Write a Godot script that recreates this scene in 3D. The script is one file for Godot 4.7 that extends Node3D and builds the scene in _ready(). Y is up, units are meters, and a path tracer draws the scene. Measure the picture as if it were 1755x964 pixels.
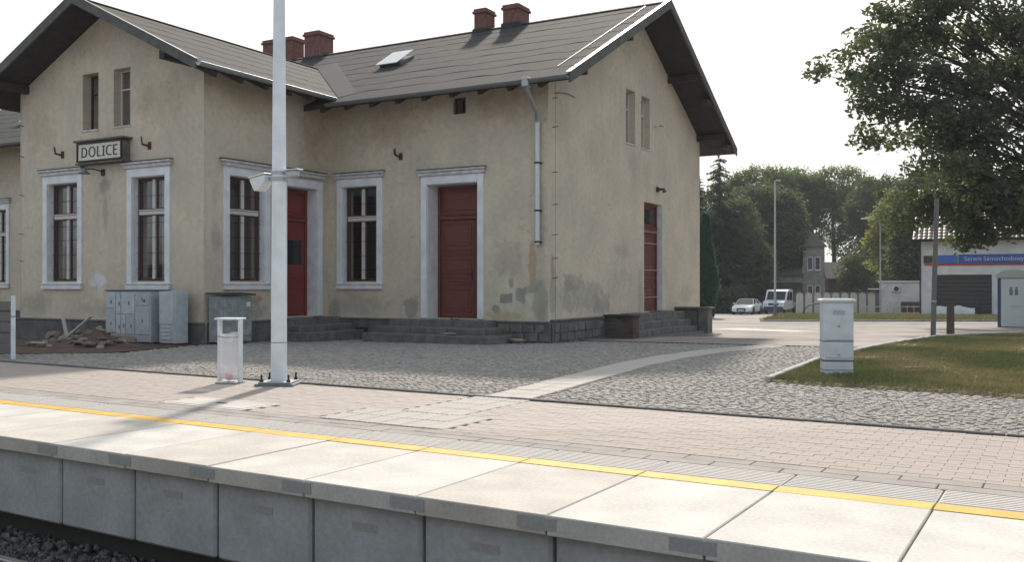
extends Node3D
# A small railway station seen across its platform: world x runs along the platform, -z leads away from the tracks.

const SUN_AZ := Vector2(-0.42, -0.907)
const SUN_EL := 38.0
const SLOPE := Vector2(-0.515038, -0.857167)

class MB:
	var v := PackedVector3Array()
	var n := PackedVector3Array()
	var t := PackedVector2Array()
	func tri(a: Vector3, b: Vector3, c: Vector3, hint := Vector3.ZERO, ta := Vector2.ZERO, tb := Vector2.ZERO, tc := Vector2.ZERO) -> void:
		var g := (b - a).cross(c - a)
		if g.length_squared() < 1e-16:
			return
		g = g.normalized()
		if hint != Vector3.ZERO and g.dot(hint) < 0.0:
			v.append_array([a, b, c]); n.append_array([-g, -g, -g]); t.append_array([ta, tb, tc])
		else:
			v.append_array([a, c, b]); n.append_array([g, g, g]); t.append_array([ta, tc, tb])
	func quad(a: Vector3, b: Vector3, c: Vector3, d: Vector3, hint := Vector3.ZERO) -> void:
		tri(a, b, c, hint); tri(a, c, d, hint)
	func quv(a: Vector3, b: Vector3, c: Vector3, d: Vector3, hint: Vector3, ta: Vector2, tb: Vector2, tc: Vector2, td: Vector2) -> void:
		tri(a, b, c, hint, ta, tb, tc); tri(a, c, d, hint, ta, tc, td)
	func smooth(a: Vector3, b: Vector3, c: Vector3, na: Vector3, nb: Vector3, nc: Vector3) -> void:
		var g := (b - a).cross(c - a)
		if g.length_squared() < 1e-16:
			return
		if g.dot(na + nb + nc) > 0.0:
			v.append_array([a, c, b]); n.append_array([na, nc, nb])
		else:
			v.append_array([a, b, c]); n.append_array([na, nb, nc])
		t.append_array([Vector2.ZERO, Vector2.ZERO, Vector2.ZERO])
	# a box with its edges taken off by e
	func box(c: Vector3, s: Vector3, e := 0.0, bs := Basis.IDENTITY) -> void:
		var h := s * 0.5
		e = minf(e, minf(h.x, minf(h.y, h.z)) * 0.9)
		var f := func(sx: float, sy: float, sz: float, ax: int) -> Vector3:
			var p := Vector3(sx * (h.x - e), sy * (h.y - e), sz * (h.z - e))
			if ax == 0: p.x = sx * h.x
			elif ax == 1: p.y = sy * h.y
			else: p.z = sz * h.z
			return c + bs * p
		for s1 in [-1.0, 1.0]:
			quad(f.call(s1, -1, -1, 0), f.call(s1, 1, -1, 0), f.call(s1, 1, 1, 0), f.call(s1, -1, 1, 0), bs * Vector3(s1, 0, 0))
			quad(f.call(-1, s1, -1, 1), f.call(1, s1, -1, 1), f.call(1, s1, 1, 1), f.call(-1, s1, 1, 1), bs * Vector3(0, s1, 0))
			quad(f.call(-1, -1, s1, 2), f.call(1, -1, s1, 2), f.call(1, 1, s1, 2), f.call(-1, 1, s1, 2), bs * Vector3(0, 0, s1))
		if e <= 0.0:
			return
		for a in [-1.0, 1.0]:
			for b in [-1.0, 1.0]:
				quad(f.call(a, b, -1, 0), f.call(a, b, 1, 0), f.call(a, b, 1, 1), f.call(a, b, -1, 1), bs * Vector3(a, b, 0))
				quad(f.call(a, -1, b, 0), f.call(a, 1, b, 0), f.call(a, 1, b, 2), f.call(a, -1, b, 2), bs * Vector3(a, 0, b))
				quad(f.call(-1, a, b, 1), f.call(1, a, b, 1), f.call(1, a, b, 2), f.call(-1, a, b, 2), bs * Vector3(0, a, b))
				for d in [-1.0, 1.0]:
					tri(f.call(a, b, d, 0), f.call(a, b, d, 1), f.call(a, b, d, 2), bs * Vector3(a, b, d))
	func tube(p: Array, r: Array, sides := 8, caps := true) -> void:
		var rings := []
		var nrm := []
		var side := Vector3.ZERO
		for i in p.size():
			var d: Vector3 = (p[mini(i + 1, p.size() - 1)] - p[maxi(i - 1, 0)]).normalized()
			if side == Vector3.ZERO:
				side = d.cross(Vector3.UP if absf(d.y) < 0.9 else Vector3.RIGHT).normalized()
			else:
				side = (side - d * side.dot(d)).normalized()
			var up := d.cross(side)
			var ring := PackedVector3Array()
			var rn := PackedVector3Array()
			for k in sides:
				var w := TAU * k / sides
				var o := side * cos(w) + up * sin(w)
				ring.append(p[i] + o * float(r[i])); rn.append(o)
			rings.append(ring); nrm.append(rn)
		for i in p.size() - 1:
			for k in sides:
				var k2 := (k + 1) % sides
				smooth(rings[i][k], rings[i][k2], rings[i + 1][k2], nrm[i][k], nrm[i][k2], nrm[i + 1][k2])
				smooth(rings[i][k], rings[i + 1][k2], rings[i + 1][k], nrm[i][k], nrm[i + 1][k2], nrm[i + 1][k])
		if caps:
			for e in [0, p.size() - 1]:
				var d: Vector3 = (p[0] - p[1]) if e == 0 else (p[-1] - p[-2])
				for k in sides:
					tri(p[e], rings[e][k], rings[e][(k + 1) % sides], d)
	func slab(q: Array, down: Vector3) -> void:
		quad(q[0], q[1], q[2], q[3], -down)
		quad(q[0] + down, q[1] + down, q[2] + down, q[3] + down, down)
		var mid: Vector3 = (q[0] + q[1] + q[2] + q[3]) * 0.25
		for i in 4:
			var a: Vector3 = q[i]
			var b: Vector3 = q[(i + 1) % 4]
			quad(a, b, b + down, a + down, (a + b) * 0.5 - mid)
	func prism(poly: PackedVector2Array, z0: float, z1: float, bs := Basis.IDENTITY, o := Vector3.ZERO) -> void:
		var ids := Geometry2D.triangulate_polygon(poly)
		for z in [z0, z1]:
			for i in range(0, ids.size(), 3):
				tri(o + bs * Vector3(poly[ids[i]].x, poly[ids[i]].y, z), o + bs * Vector3(poly[ids[i + 1]].x, poly[ids[i + 1]].y, z), o + bs * Vector3(poly[ids[i + 2]].x, poly[ids[i + 2]].y, z), bs * Vector3(0, 0, 1 if z == maxf(z0, z1) else -1))
		var cw := Geometry2D.is_polygon_clockwise(poly)
		for i in poly.size():
			var a := poly[i]
			var b := poly[(i + 1) % poly.size()]
			var e := b - a
			var out := Vector3(e.y, -e.x, 0) * (-1.0 if cw else 1.0)
			quad(o + bs * Vector3(a.x, a.y, z0), o + bs * Vector3(b.x, b.y, z0), o + bs * Vector3(b.x, b.y, z1), o + bs * Vector3(a.x, a.y, z1), bs * out)
	func mesh() -> ArrayMesh:
		var arr := []
		arr.resize(Mesh.ARRAY_MAX)
		arr[Mesh.ARRAY_VERTEX] = v; arr[Mesh.ARRAY_NORMAL] = n; arr[Mesh.ARRAY_TEX_UV] = t
		var m := ArrayMesh.new()
		m.add_surface_from_arrays(Mesh.PRIMITIVE_TRIANGLES, arr)
		return m

var M := {}
var rng := RandomNumberGenerator.new()

func rr(a: float, b: float) -> float:
	return rng.randf_range(a, b)

func ground_h(x: float, z: float) -> float:
	var d := Vector2(x, z).dot(SLOPE) - 19.5
	return -0.0215 * 0.5 * (d + sqrt(d * d + 4.0))

func put(called: String, mesh: Mesh, m: Material, parent: Node = self, pos := Vector3.ZERO, bs := Basis.IDENTITY) -> MeshInstance3D:
	var o := MeshInstance3D.new()
	o.name = called
	o.mesh = mesh
	o.material_override = m
	o.transform = Transform3D(bs, pos)
	parent.add_child(o, true)
	return o

func obj(called: String, b: MB, m: Material, parent: Node = self) -> MeshInstance3D:
	return put(called, b.mesh(), m, parent)

func node(called: String, parent: Node = self, pos := Vector3.ZERO, bs := Basis.IDENTITY) -> Node3D:
	var o := Node3D.new()
	o.name = called
	o.transform = Transform3D(bs, pos)
	parent.add_child(o, true)
	return o

func tag(o: Node, label: String, category: String, group := "") -> Node:
	o.set_meta("label", label)
	o.set_meta("category", category)
	if group: o.set_meta("group", group)
	return o

func setting(o: Node, label := "") -> Node:
	o.set_meta("kind", "structure")
	if label: o.set_meta("label", label)
	return o

func many(called: String, mesh: Mesh, m: Material, places: Array, colors: Array, parent: Node = self) -> MultiMeshInstance3D:
	var mm := MultiMesh.new()
	mm.transform_format = MultiMesh.TRANSFORM_3D
	mm.use_colors = colors.size() > 0
	mm.mesh = mesh
	mm.instance_count = places.size()
	for i in places.size():
		mm.set_instance_transform(i, places[i])
		if colors.size() > 0:
			mm.set_instance_color(i, colors[i])
	var o := MultiMeshInstance3D.new()
	o.name = called
	o.multimesh = mm
	o.material_override = m
	parent.add_child(o, true)
	return o

# many copies of one small mesh joined into a single mesh
func joined(called: String, mesh: ArrayMesh, m: Material, places: Array, parent: Node = self) -> MeshInstance3D:
	var arr := mesh.surface_get_arrays(0)
	var bv: PackedVector3Array = arr[Mesh.ARRAY_VERTEX]
	var bn: PackedVector3Array = arr[Mesh.ARRAY_NORMAL]
	var v := PackedVector3Array()
	var n := PackedVector3Array()
	for p: Transform3D in places:
		v.append_array(p * bv)
		n.append_array(Transform3D(p.basis.orthonormalized(), Vector3.ZERO) * bn)
	var out := []
	out.resize(Mesh.ARRAY_MAX)
	out[Mesh.ARRAY_VERTEX] = v; out[Mesh.ARRAY_NORMAL] = n
	var am := ArrayMesh.new()
	am.add_surface_from_arrays(Mesh.PRIMITIVE_TRIANGLES, out)
	return put(called, am, m, parent)

# ---------- materials ----------
func noise_tex(freq: float, oct: int, lo: float, hi: float, sd: int, bump := 0.0, size := 512) -> NoiseTexture2D:
	var f := FastNoiseLite.new()
	f.seed = sd
	f.noise_type = FastNoiseLite.TYPE_SIMPLEX_SMOOTH
	f.frequency = freq
	f.fractal_octaves = oct
	var nt := NoiseTexture2D.new()
	nt.width = size; nt.height = size
	nt.seamless = true
	nt.noise = f
	if bump > 0.0:
		nt.as_normal_map = true
		nt.bump_strength = bump
	else:
		var g := Gradient.new()
		g.offsets = PackedFloat32Array([0.15, 0.85])
		g.colors = PackedColorArray([Color(lo, lo, lo), Color(hi, hi, hi)])
		nt.color_ramp = g
	return nt

var T := {}

func mat(called: String, c: Color, rough := 0.85, tex := "", sc := 1.0, nrm := "", nstr := 0.5, metal := 0.0, coarse := "", csc := 0.2) -> StandardMaterial3D:
	var m := StandardMaterial3D.new()
	m.resource_name = called
	m.albedo_color = c.linear_to_srgb()
	m.roughness = rough
	m.metallic = metal
	m.uv1_triplanar = true
	m.uv1_world_triplanar = true
	m.uv1_scale = Vector3.ONE * sc
	if tex: m.albedo_texture = T[tex]
	if nrm:
		m.normal_enabled = true
		m.normal_texture = T[nrm]
		m.normal_scale = nstr
	if coarse:
		m.detail_enabled = true
		m.detail_blend_mode = BaseMaterial3D.BLEND_MODE_MUL
		m.detail_albedo = T[coarse]
		m.detail_uv_layer = BaseMaterial3D.DETAIL_UV_2
		m.uv2_triplanar = true
		m.uv2_world_triplanar = true
		m.uv2_scale = Vector3.ONE * csc
	M[called] = m
	return m

func C(r: float, g: float, b: float) -> Color:
	return Color(r, g, b)

func make_materials() -> void:
	T["fine"] = noise_tex(0.06, 5, 0.93, 1.0, 3)
	T["speck"] = noise_tex(0.25, 3, 0.82, 1.0, 5)
	T["blot"] = noise_tex(0.012, 5, 0.80, 1.0, 9)
	T["blot_soft"] = noise_tex(0.01, 4, 0.92, 1.0, 12)
	T["n_fine"] = noise_tex(0.12, 4, 0, 1, 21, 4.0)
	T["n_rough"] = noise_tex(0.05, 5, 0, 1, 22, 10.0)
	T["n_wave"] = noise_tex(0.012, 3, 0, 1, 23, 3.0)
	mat("trim_white", C(0.84, 0.85, 0.88), 0.75, "fine", 0.8, "n_fine", 0.15, 0, "blot_soft", 0.35)
	mat("cornice", C(0.72, 0.71, 0.70), 0.8, "fine", 1.2, "n_fine", 0.3, 0, "blot", 0.6)
	mat("moss", C(0.10, 0.095, 0.08), 0.95, "speck", 1.4, "n_rough", 0.8)
	mat("red_door", C(0.165, 0.040, 0.031), 0.55, "fine", 0.7, "n_fine", 0.2, 0, "blot_soft", 0.6)
	mat("red_door_bright", C(0.21, 0.033, 0.024), 0.55, "fine", 0.7, "n_fine", 0.2)
	mat("sash_dark", C(0.085, 0.045, 0.042), 0.6, "fine", 1.3)
	mat("blind", C(0.50, 0.52, 0.54), 0.9, "fine", 1.0)
	mat("sash", C(0.62, 0.59, 0.57), 0.65, "fine", 1.3)
	mat("plinth", C(0.17, 0.17, 0.165), 0.9, "fine", 0.8, "n_rough", 0.7, 0, "blot", 0.35)
	mat("step_stone", C(0.20, 0.197, 0.178), 0.9, "fine", 1.0, "n_rough", 0.8, 0, "blot", 0.5)
	for k in 3:
		mat("felt%d" % k, [C(0.043, 0.042, 0.042), C(0.046, 0.045, 0.044), C(0.040, 0.040, 0.040)][k], 0.92, "speck", 1.1, "n_fine", 0.6, 0, "blot", 0.16)
	mat("felt_new", C(0.046, 0.047, 0.049), 0.85, "speck", 1.1, "n_fine", 0.5)
	mat("timber_dark", C(0.050, 0.044, 0.040), 0.85, "fine", 1.0, "n_fine", 0.4, 0, "blot", 0.5)
	mat("barge", C(0.13, 0.125, 0.115), 0.8, "fine", 1.0, "", 0.5, 0, "blot", 0.5)
	mat("zinc", C(0.42, 0.44, 0.45), 0.5, "fine", 1.0, "n_wave", 0.2, 0.6)
	mat("zinc_dull", C(0.20, 0.205, 0.21), 0.55, "fine", 1.0, "n_wave", 0.2, 0.5)
	mat("zinc_bright", C(0.62, 0.65, 0.67), 0.5, "fine", 1.0, "n_wave", 0.2, 0.25)
	mat("brick", C(0.27, 0.115, 0.098), 0.9, "fine", 1.5, "n_rough", 0.6, 0, "blot", 0.9)
	mat("brick_dark", C(0.085, 0.060, 0.055), 0.9, "fine", 1.5, "n_rough", 0.6)
	mat("brick_mid", C(0.135, 0.080, 0.065), 0.9, "fine", 1.5, "n_rough", 0.6)
	mat("mortar", C(0.12, 0.11, 0.10), 0.95, "speck", 1.5)
	mat("rust", C(0.10, 0.045, 0.03), 0.9, "speck", 2.0)
	mat("iron", C(0.035, 0.034, 0.034), 0.6, "fine", 2.0, "", 0.5, 0.3)
	mat("interior", C(0.26, 0.23, 0.205), 0.9)
	mat("curtain", C(0.42, 0.37, 0.35), 0.95, "fine", 2.0)
	mat("sign_white", C(0.74, 0.71, 0.62), 0.5, "fine", 1.5, "", 0.5, 0, "blot_soft", 1.2)
	mat("sign_black", C(0.020, 0.020, 0.020), 0.6)
	mat("sign_case", C(0.19, 0.175, 0.145), 0.85, "fine", 1.5, "n_fine", 0.4, 0, "blot", 0.9)
	for k in 3:
		mat("slab%d" % k, [C(0.60, 0.57, 0.52), C(0.57, 0.525, 0.475), C(0.625, 0.60, 0.56)][k], 0.85, "fine", 0.9, "n_fine", 0.12, 0, "blot_soft", 0.3)
	mat("joint", C(0.36, 0.32, 0.285), 0.95, "speck", 1.0)
	mat("panel", C(0.45, 0.475, 0.485), 0.85, "fine", 0.5, "n_fine", 0.12, 0, "blot_soft", 0.4)
	mat("panel_slot", C(0.36, 0.36, 0.355), 0.9, "fine", 1.0)
	mat("footing", C(0.06, 0.065, 0.065), 0.95, "fine", 1.0)
	mat("yellow", C(0.74, 0.43, 0.055), 0.7, "fine", 1.2, "n_fine", 0.2, 0, "blot_soft", 0.8)
	for k in 4:
		mat("paver%d" % k, [C(0.460, 0.395, 0.352), C(0.470, 0.405, 0.360), C(0.450, 0.388, 0.347), C(0.468, 0.398, 0.350)][k], 0.9, "speck", 0.9, "n_fine", 0.4)
	mat("paver_border", C(0.43, 0.385, 0.355), 0.9, "speck", 0.9, "n_fine", 0.4, 0, "blot_soft", 0.4)
	for k in 2:
		mat("guide%d" % k, [C(0.50, 0.455, 0.41), C(0.485, 0.445, 0.405)][k], 0.9, "fine", 1.0, "n_fine", 0.15)
		mat("tactile%d" % k, [C(0.63, 0.59, 0.545), C(0.61, 0.575, 0.53)][k], 0.9, "fine", 1.0, "n_fine", 0.15)
	for k in 5:
		mat("cobble%d" % k, [C(0.36, 0.33, 0.30), C(0.335, 0.315, 0.295), C(0.40, 0.35, 0.305), C(0.355, 0.315, 0.28), C(0.395, 0.37, 0.34)][k], 0.8, "speck", 1.6, "n_rough", 0.5)
	var cm := mat("cobble_many", C(1, 1, 1), 0.8, "speck", 1.6, "n_rough", 0.5)
	cm.vertex_color_use_as_albedo = true
	mat("sand", C(0.33, 0.30, 0.265), 0.95, "speck", 1.2, "n_rough", 0.6)
	mat("road", C(0.45, 0.395, 0.355), 0.9, "speck", 0.5, "n_fine", 0.5, 0, "blot", 0.07)
	mat("asphalt", C(0.30, 0.285, 0.27), 0.9, "speck", 0.5, "n_fine", 0.5, 0, "blot", 0.07)
	mat("road_paint", C(0.66, 0.64, 0.60), 0.8, "speck", 0.7, "", 0.5, 0, "blot", 0.5)
	mat("kerb", C(0.50, 0.48, 0.44), 0.9, "speck", 1.0, "n_fine", 0.4)
	mat("soil", C(0.21, 0.125, 0.088), 0.95, "speck", 0.9, "n_rough", 1.0, 0, "blot", 0.4)
	mat("field", C(0.12, 0.11, 0.065), 0.95, "speck", 0.3, "n_rough", 0.6, 0, "blot", 0.05)
	mat("track_bed", C(0.11, 0.11, 0.11), 0.95, "speck", 0.8, "n_rough", 1.0)
	mat("rail", C(0.36, 0.34, 0.32), 0.35, "fine", 1.0, "", 0.5, 0.8)
	var gm := mat("grass", C(1, 1, 1), 0.9)
	gm.vertex_color_use_as_albedo = true
	gm.backlight_enabled = true
	gm.backlight = Color(0.18, 0.2, 0.08)
	mat("lawn_soil", C(0.21, 0.165, 0.085), 0.95, "speck", 0.7, "n_rough", 0.8, 0, "blot", 0.25)
	mat("mast", C(0.78, 0.83, 0.86), 0.45, "", 0.9, "", 0.5, 0.0, "blot_soft", 0.5)
	mat("galvanised", C(0.42, 0.44, 0.46), 0.45, "fine", 1.6, "", 0.5, 0.6)
	mat("plastic_grey", C(0.62, 0.67, 0.72), 0.5, "", 0.9, "", 0.5, 0, "blot_soft", 0.7)
	mat("plastic_cap", C(0.72, 0.74, 0.75), 0.5, "fine", 0.9)
	mat("cabinet_grey", C(0.47, 0.51, 0.53), 0.5, "fine", 1.1, "", 0.5, 0, "blot_soft", 0.8)
	mat("cabinet_light", C(0.54, 0.59, 0.61), 0.5, "fine", 1.1, "", 0.5, 0, "blot_soft", 0.8)
	mat("cabinet_seam", C(0.10, 0.11, 0.12), 0.7)
	mat("cabinet_mid", C(0.36, 0.40, 0.40), 0.55, "fine", 1.1, "", 0.5, 0, "blot", 0.6)
	mat("cabinet_dark", C(0.17, 0.20, 0.205), 0.6, "fine", 1.1, "", 0.5, 0, "blot", 0.8)
	mat("warning_yellow", C(0.55, 0.40, 0.10), 0.7)
	mat("rubble_a", C(0.36, 0.31, 0.25), 0.95, "speck", 1.5, "n_rough", 0.8)
	mat("rubble_b", C(0.24, 0.20, 0.17), 0.95, "speck", 1.5, "n_rough", 0.8)
	mat("board_white", C(0.55, 0.53, 0.50), 0.8, "fine", 1.5)
	mat("fence_slat", C(0.17, 0.15, 0.15), 0.7, "fine", 1.0)
	mat("white_wall", C(0.74, 0.75, 0.77), 0.85, "fine", 0.5, "n_fine", 0.3, 0, "blot_soft", 0.2)
	mat("sign_blue", C(0.02, 0.11, 0.42), 0.5, "fine", 0.8)
	mat("sign_blue_light", C(0.04, 0.16, 0.52), 0.5, "fine", 0.8)
	mat("sign_red", C(0.42, 0.03, 0.04), 0.5)
	mat("garage", C(0.055, 0.048, 0.048), 0.7, "fine", 0.8)
	mat("roof_metal", C(0.095, 0.072, 0.072), 0.5, "fine", 1.0, "", 0.5, 0.2)
	mat("house_grey", C(0.42, 0.40, 0.35), 0.9, "fine", 0.5, "n_fine", 0.4, 0, "blot", 0.2)
	mat("house_roof", C(0.13, 0.12, 0.10), 0.9, "fine", 0.6, "n_rough", 0.5)
	mat("barn_wood", C(0.065, 0.052, 0.045), 0.9, "fine", 0.6)
	mat("fence_concrete", C(0.58, 0.57, 0.56), 0.9, "fine", 0.8, "n_fine", 0.5)
	mat("fence_cap", C(0.42, 0.30, 0.20), 0.9, "fine", 0.8)
	mat("fence_grey", C(0.15, 0.155, 0.16), 0.8, "fine", 0.8)
	mat("car_white", C(0.72, 0.74, 0.77), 0.25, "", 1, "", 0.5, 0.0)
	M["car_white"].clearcoat_enabled = true
	mat("car_glass", C(0.018, 0.02, 0.024), 0.08)
	mat("black_plastic", C(0.02, 0.02, 0.022), 0.55)
	mat("tyre", C(0.02, 0.02, 0.02), 0.9)
	mat("rim", C(0.35, 0.36, 0.37), 0.35, "", 1, "", 0.5, 0.7)
	mat("headlamp", C(0.55, 0.6, 0.68), 0.12)
	mat("truck_blue", C(0.03, 0.06, 0.11), 0.5)
	mat("wood_pole", C(0.17, 0.165, 0.155), 0.9, "fine", 1.0, "n_rough", 0.5)
	mat("wood_brown", C(0.10, 0.078, 0.062), 0.9, "fine", 1.0, "n_rough", 0.5)
	mat("toilet_white", C(0.48, 0.52, 0.53), 0.5, "fine", 0.9)
	mat("toilet_blue", C(0.012, 0.055, 0.12), 0.5, "fine", 0.9)
	mat("toilet_roof", C(0.36, 0.39, 0.37), 0.5, "fine", 0.9)
	mat("tarp", C(0.62, 0.64, 0.64), 0.6, "fine", 1.0, "n_wave", 0.6)
	mat("bark", C(0.055, 0.046, 0.038), 0.95, "speck", 1.0, "n_rough", 1.2)
	mat("litter_pink", C(0.62, 0.16, 0.15), 0.7)
	mat("litter_white", C(0.7, 0.68, 0.66), 0.7)
	mat("train_body", C(0.30, 0.32, 0.33), 0.4)
	var leafs := {"leaf_near": C(0.034, 0.047, 0.025), "leaf_dark": C(0.042, 0.056, 0.029), "leaf_mid": C(0.062, 0.080, 0.036), "leaf_olive": C(0.11, 0.115, 0.045), "needle": C(0.034, 0.050, 0.031), "thuja": C(0.024, 0.060, 0.038)}
	for k in leafs:
		var lm := mat(k, leafs[k], 0.75)
		lm.backlight_enabled = true
		lm.backlight = Color(leafs[k].r * 2.4, leafs[k].g * 2.4, leafs[k].b * 1.5).linear_to_srgb()
	var glass := StandardMaterial3D.new()
	glass.resource_name = "glass"
	glass.albedo_color = Color(0.12, 0.11, 0.10, 0.04)
	glass.roughness = 0.03
	glass.transparency = BaseMaterial3D.TRANSPARENCY_ALPHA
	M["glass"] = glass
	var bag := StandardMaterial3D.new()
	bag.resource_name = "bag"
	bag.albedo_color = Color(0.92, 0.92, 0.94, 0.5)
	bag.roughness = 0.4
	bag.transparency = BaseMaterial3D.TRANSPARENCY_ALPHA
	M["bag"] = bag

# weathered render for one wall: colour grain, blotches and the stains and repairs that the wall carries (metres: x along the wall, y up)
func plaster(called: String, w: float, h: float, x0: float, sd: int, base: Color, marks: Array) -> void:
	var ppm := 56.0
	var iw := int(w * ppm)
	var ih := int(h * ppm)
	var im := Image.create(iw, ih, false, Image.FORMAT_RGB8)
	var f := FastNoiseLite.new()
	f.seed = sd
	f.frequency = 1.0
	f.fractal_octaves = 4
	var g := FastNoiseLite.new()
	g.seed = sd + 7
	g.frequency = 1.0
	g.fractal_octaves = 3
	for j in ih:
		var y := h - (j + 0.5) / ppm
		for i in iw:
			var x := x0 + (i + 0.5) / ppm
			var blot := f.get_noise_2d(x * 0.55, y * 0.55)
			var fine := g.get_noise_2d(x * 5.0, y * 5.0)
			var streak := f.get_noise_2d(x * 3.2 + 40.0, y * 0.3)
			var k := 1.0 + 0.18 * blot + 0.09 * fine + 0.05 * streak
			var crack := absf(g.get_noise_2d(x * 0.9 + 60.0, y * 0.9)) + 0.03 * fine
			if crack < 0.012 and blot > -0.05: k *= 0.86
			k += 0.05 * f.get_noise_2d(x * 14.0, y * 14.0)
			var c := Color(base.r * k, base.g * (k - 0.02 * blot), base.b * (k - 0.07 * blot))
			for m in marks:
				var dx: float = (x - m[0]) / m[2]
				var dy: float = (y - m[1]) / m[3]
				if absf(dx) > 1.6 or absf(dy) > 1.6:
					continue
				var d := (maxf(absf(dx), absf(dy)) if m[7] else sqrt(dx * dx + dy * dy)) + (0.30 * f.get_noise_2d(x * 2.1 + 9.0, y * 2.1) + 0.22 * g.get_noise_2d(x * 4.0 + 3.0, y * 4.0)) * float(m[6])
				var a := clampf((1.0 - d) / maxf(m[8], 0.02), 0.0, 1.0) * float(m[5])
				if a > 0.0:
					var mc: Color = m[4]
					c = c.lerp(Color(mc.r * k, mc.g * k, mc.b * k), a)
			im.set_pixel(i, j, c.linear_to_srgb())
	var m2 := StandardMaterial3D.new()
	m2.resource_name = called
	m2.albedo_texture = ImageTexture.create_from_image(im)
	m2.texture_repeat = false
	m2.roughness = 0.92
	M[called] = m2

# ---------- camera, sky, sun ----------
func make_light() -> void:
	var cam := Camera3D.new()
	cam.name = "camera"
	cam.fov = rad_to_deg(2.0 * atan(482.0 / 1600.0))
	cam.near = 0.05
	cam.far = 2000.0
	cam.position = Vector3(0, 1.3, 0)
	cam.rotation = Vector3(deg_to_rad(0.215), deg_to_rad(31.0), 0)
	add_child(cam)
	cam.current = true
	var we := WorldEnvironment.new()
	we.name = "world_environment"
	var env := Environment.new()
	env.background_mode = Environment.BG_SKY
	var sm := ProceduralSkyMaterial.new()
	sm.sky_top_color = Color(0.66, 0.74, 0.82)
	sm.sky_horizon_color = Color(0.935, 0.965, 0.99)
	sm.sky_curve = 0.45
	sm.ground_bottom_color = Color(0.40, 0.38, 0.35)
	sm.ground_horizon_color = Color(0.80, 0.80, 0.79)
	sm.sky_energy_multiplier = 0.85
	sm.sun_angle_max = 60.0
	sm.sun_curve = 1.0
	var sky := Sky.new()
	sky.sky_material = sm
	env.sky = sky
	env.tonemap_mode = Environment.TONE_MAPPER_LINEAR
	env.tonemap_exposure = 1.5
	env.fog_enabled = true
	env.fog_density = 0.0005
	env.fog_light_color = Color(0.96, 0.975, 1.0)
	env.sdfgi_enabled = true
	env.ssao_enabled = true
	env.ssil_enabled = true
	we.environment = env
	add_child(we)
	var sun := DirectionalLight3D.new()
	sun.name = "sun"
	sun.light_color = Color(1.0, 0.965, 0.915)
	sun.light_energy = 1.05
	sun.light_angular_distance = 3.5
	sun.shadow_enabled = true
	add_child(sun)
	var e := deg_to_rad(SUN_EL)
	sun.look_at_from_position(Vector3.ZERO, -Vector3(SUN_AZ.x * cos(e), sin(e), SUN_AZ.y * cos(e)), Vector3.UP)

# ---------- setting ----------
func sheet(called: String, poly: PackedVector2Array, m: Material, lift: float, parent: Node = self, step := 3.0) -> MeshInstance3D:
	# a sheet over the polygon (x, z) that follows the ground
	var b := MB.new()
	var r := Rect2(poly[0], Vector2.ZERO)
	for p in poly: r = r.expand(p)
	var nx := maxi(1, int(ceil(r.size.x / step)))
	var nz := maxi(1, int(ceil(r.size.y / step)))
	for i in nx:
		for j in nz:
			var c := PackedVector2Array([r.position + Vector2(r.size.x * i / nx, r.size.y * j / nz), r.position + Vector2(r.size.x * (i + 1) / nx, r.size.y * j / nz), r.position + Vector2(r.size.x * (i + 1) / nx, r.size.y * (j + 1) / nz), r.position + Vector2(r.size.x * i / nx, r.size.y * (j + 1) / nz)])
			for q in Geometry2D.intersect_polygons(c, poly):
				var ids := Geometry2D.triangulate_polygon(q)
				for k in range(0, ids.size(), 3):
					var w := []
					for l in 3:
						var p: Vector2 = q[ids[k + l]]
						w.append(Vector3(p.x, ground_h(p.x, p.y) + lift, p.y))
					b.tri(w[0], w[1], w[2], Vector3.UP)
	return obj(called, b, m, parent)

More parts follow.
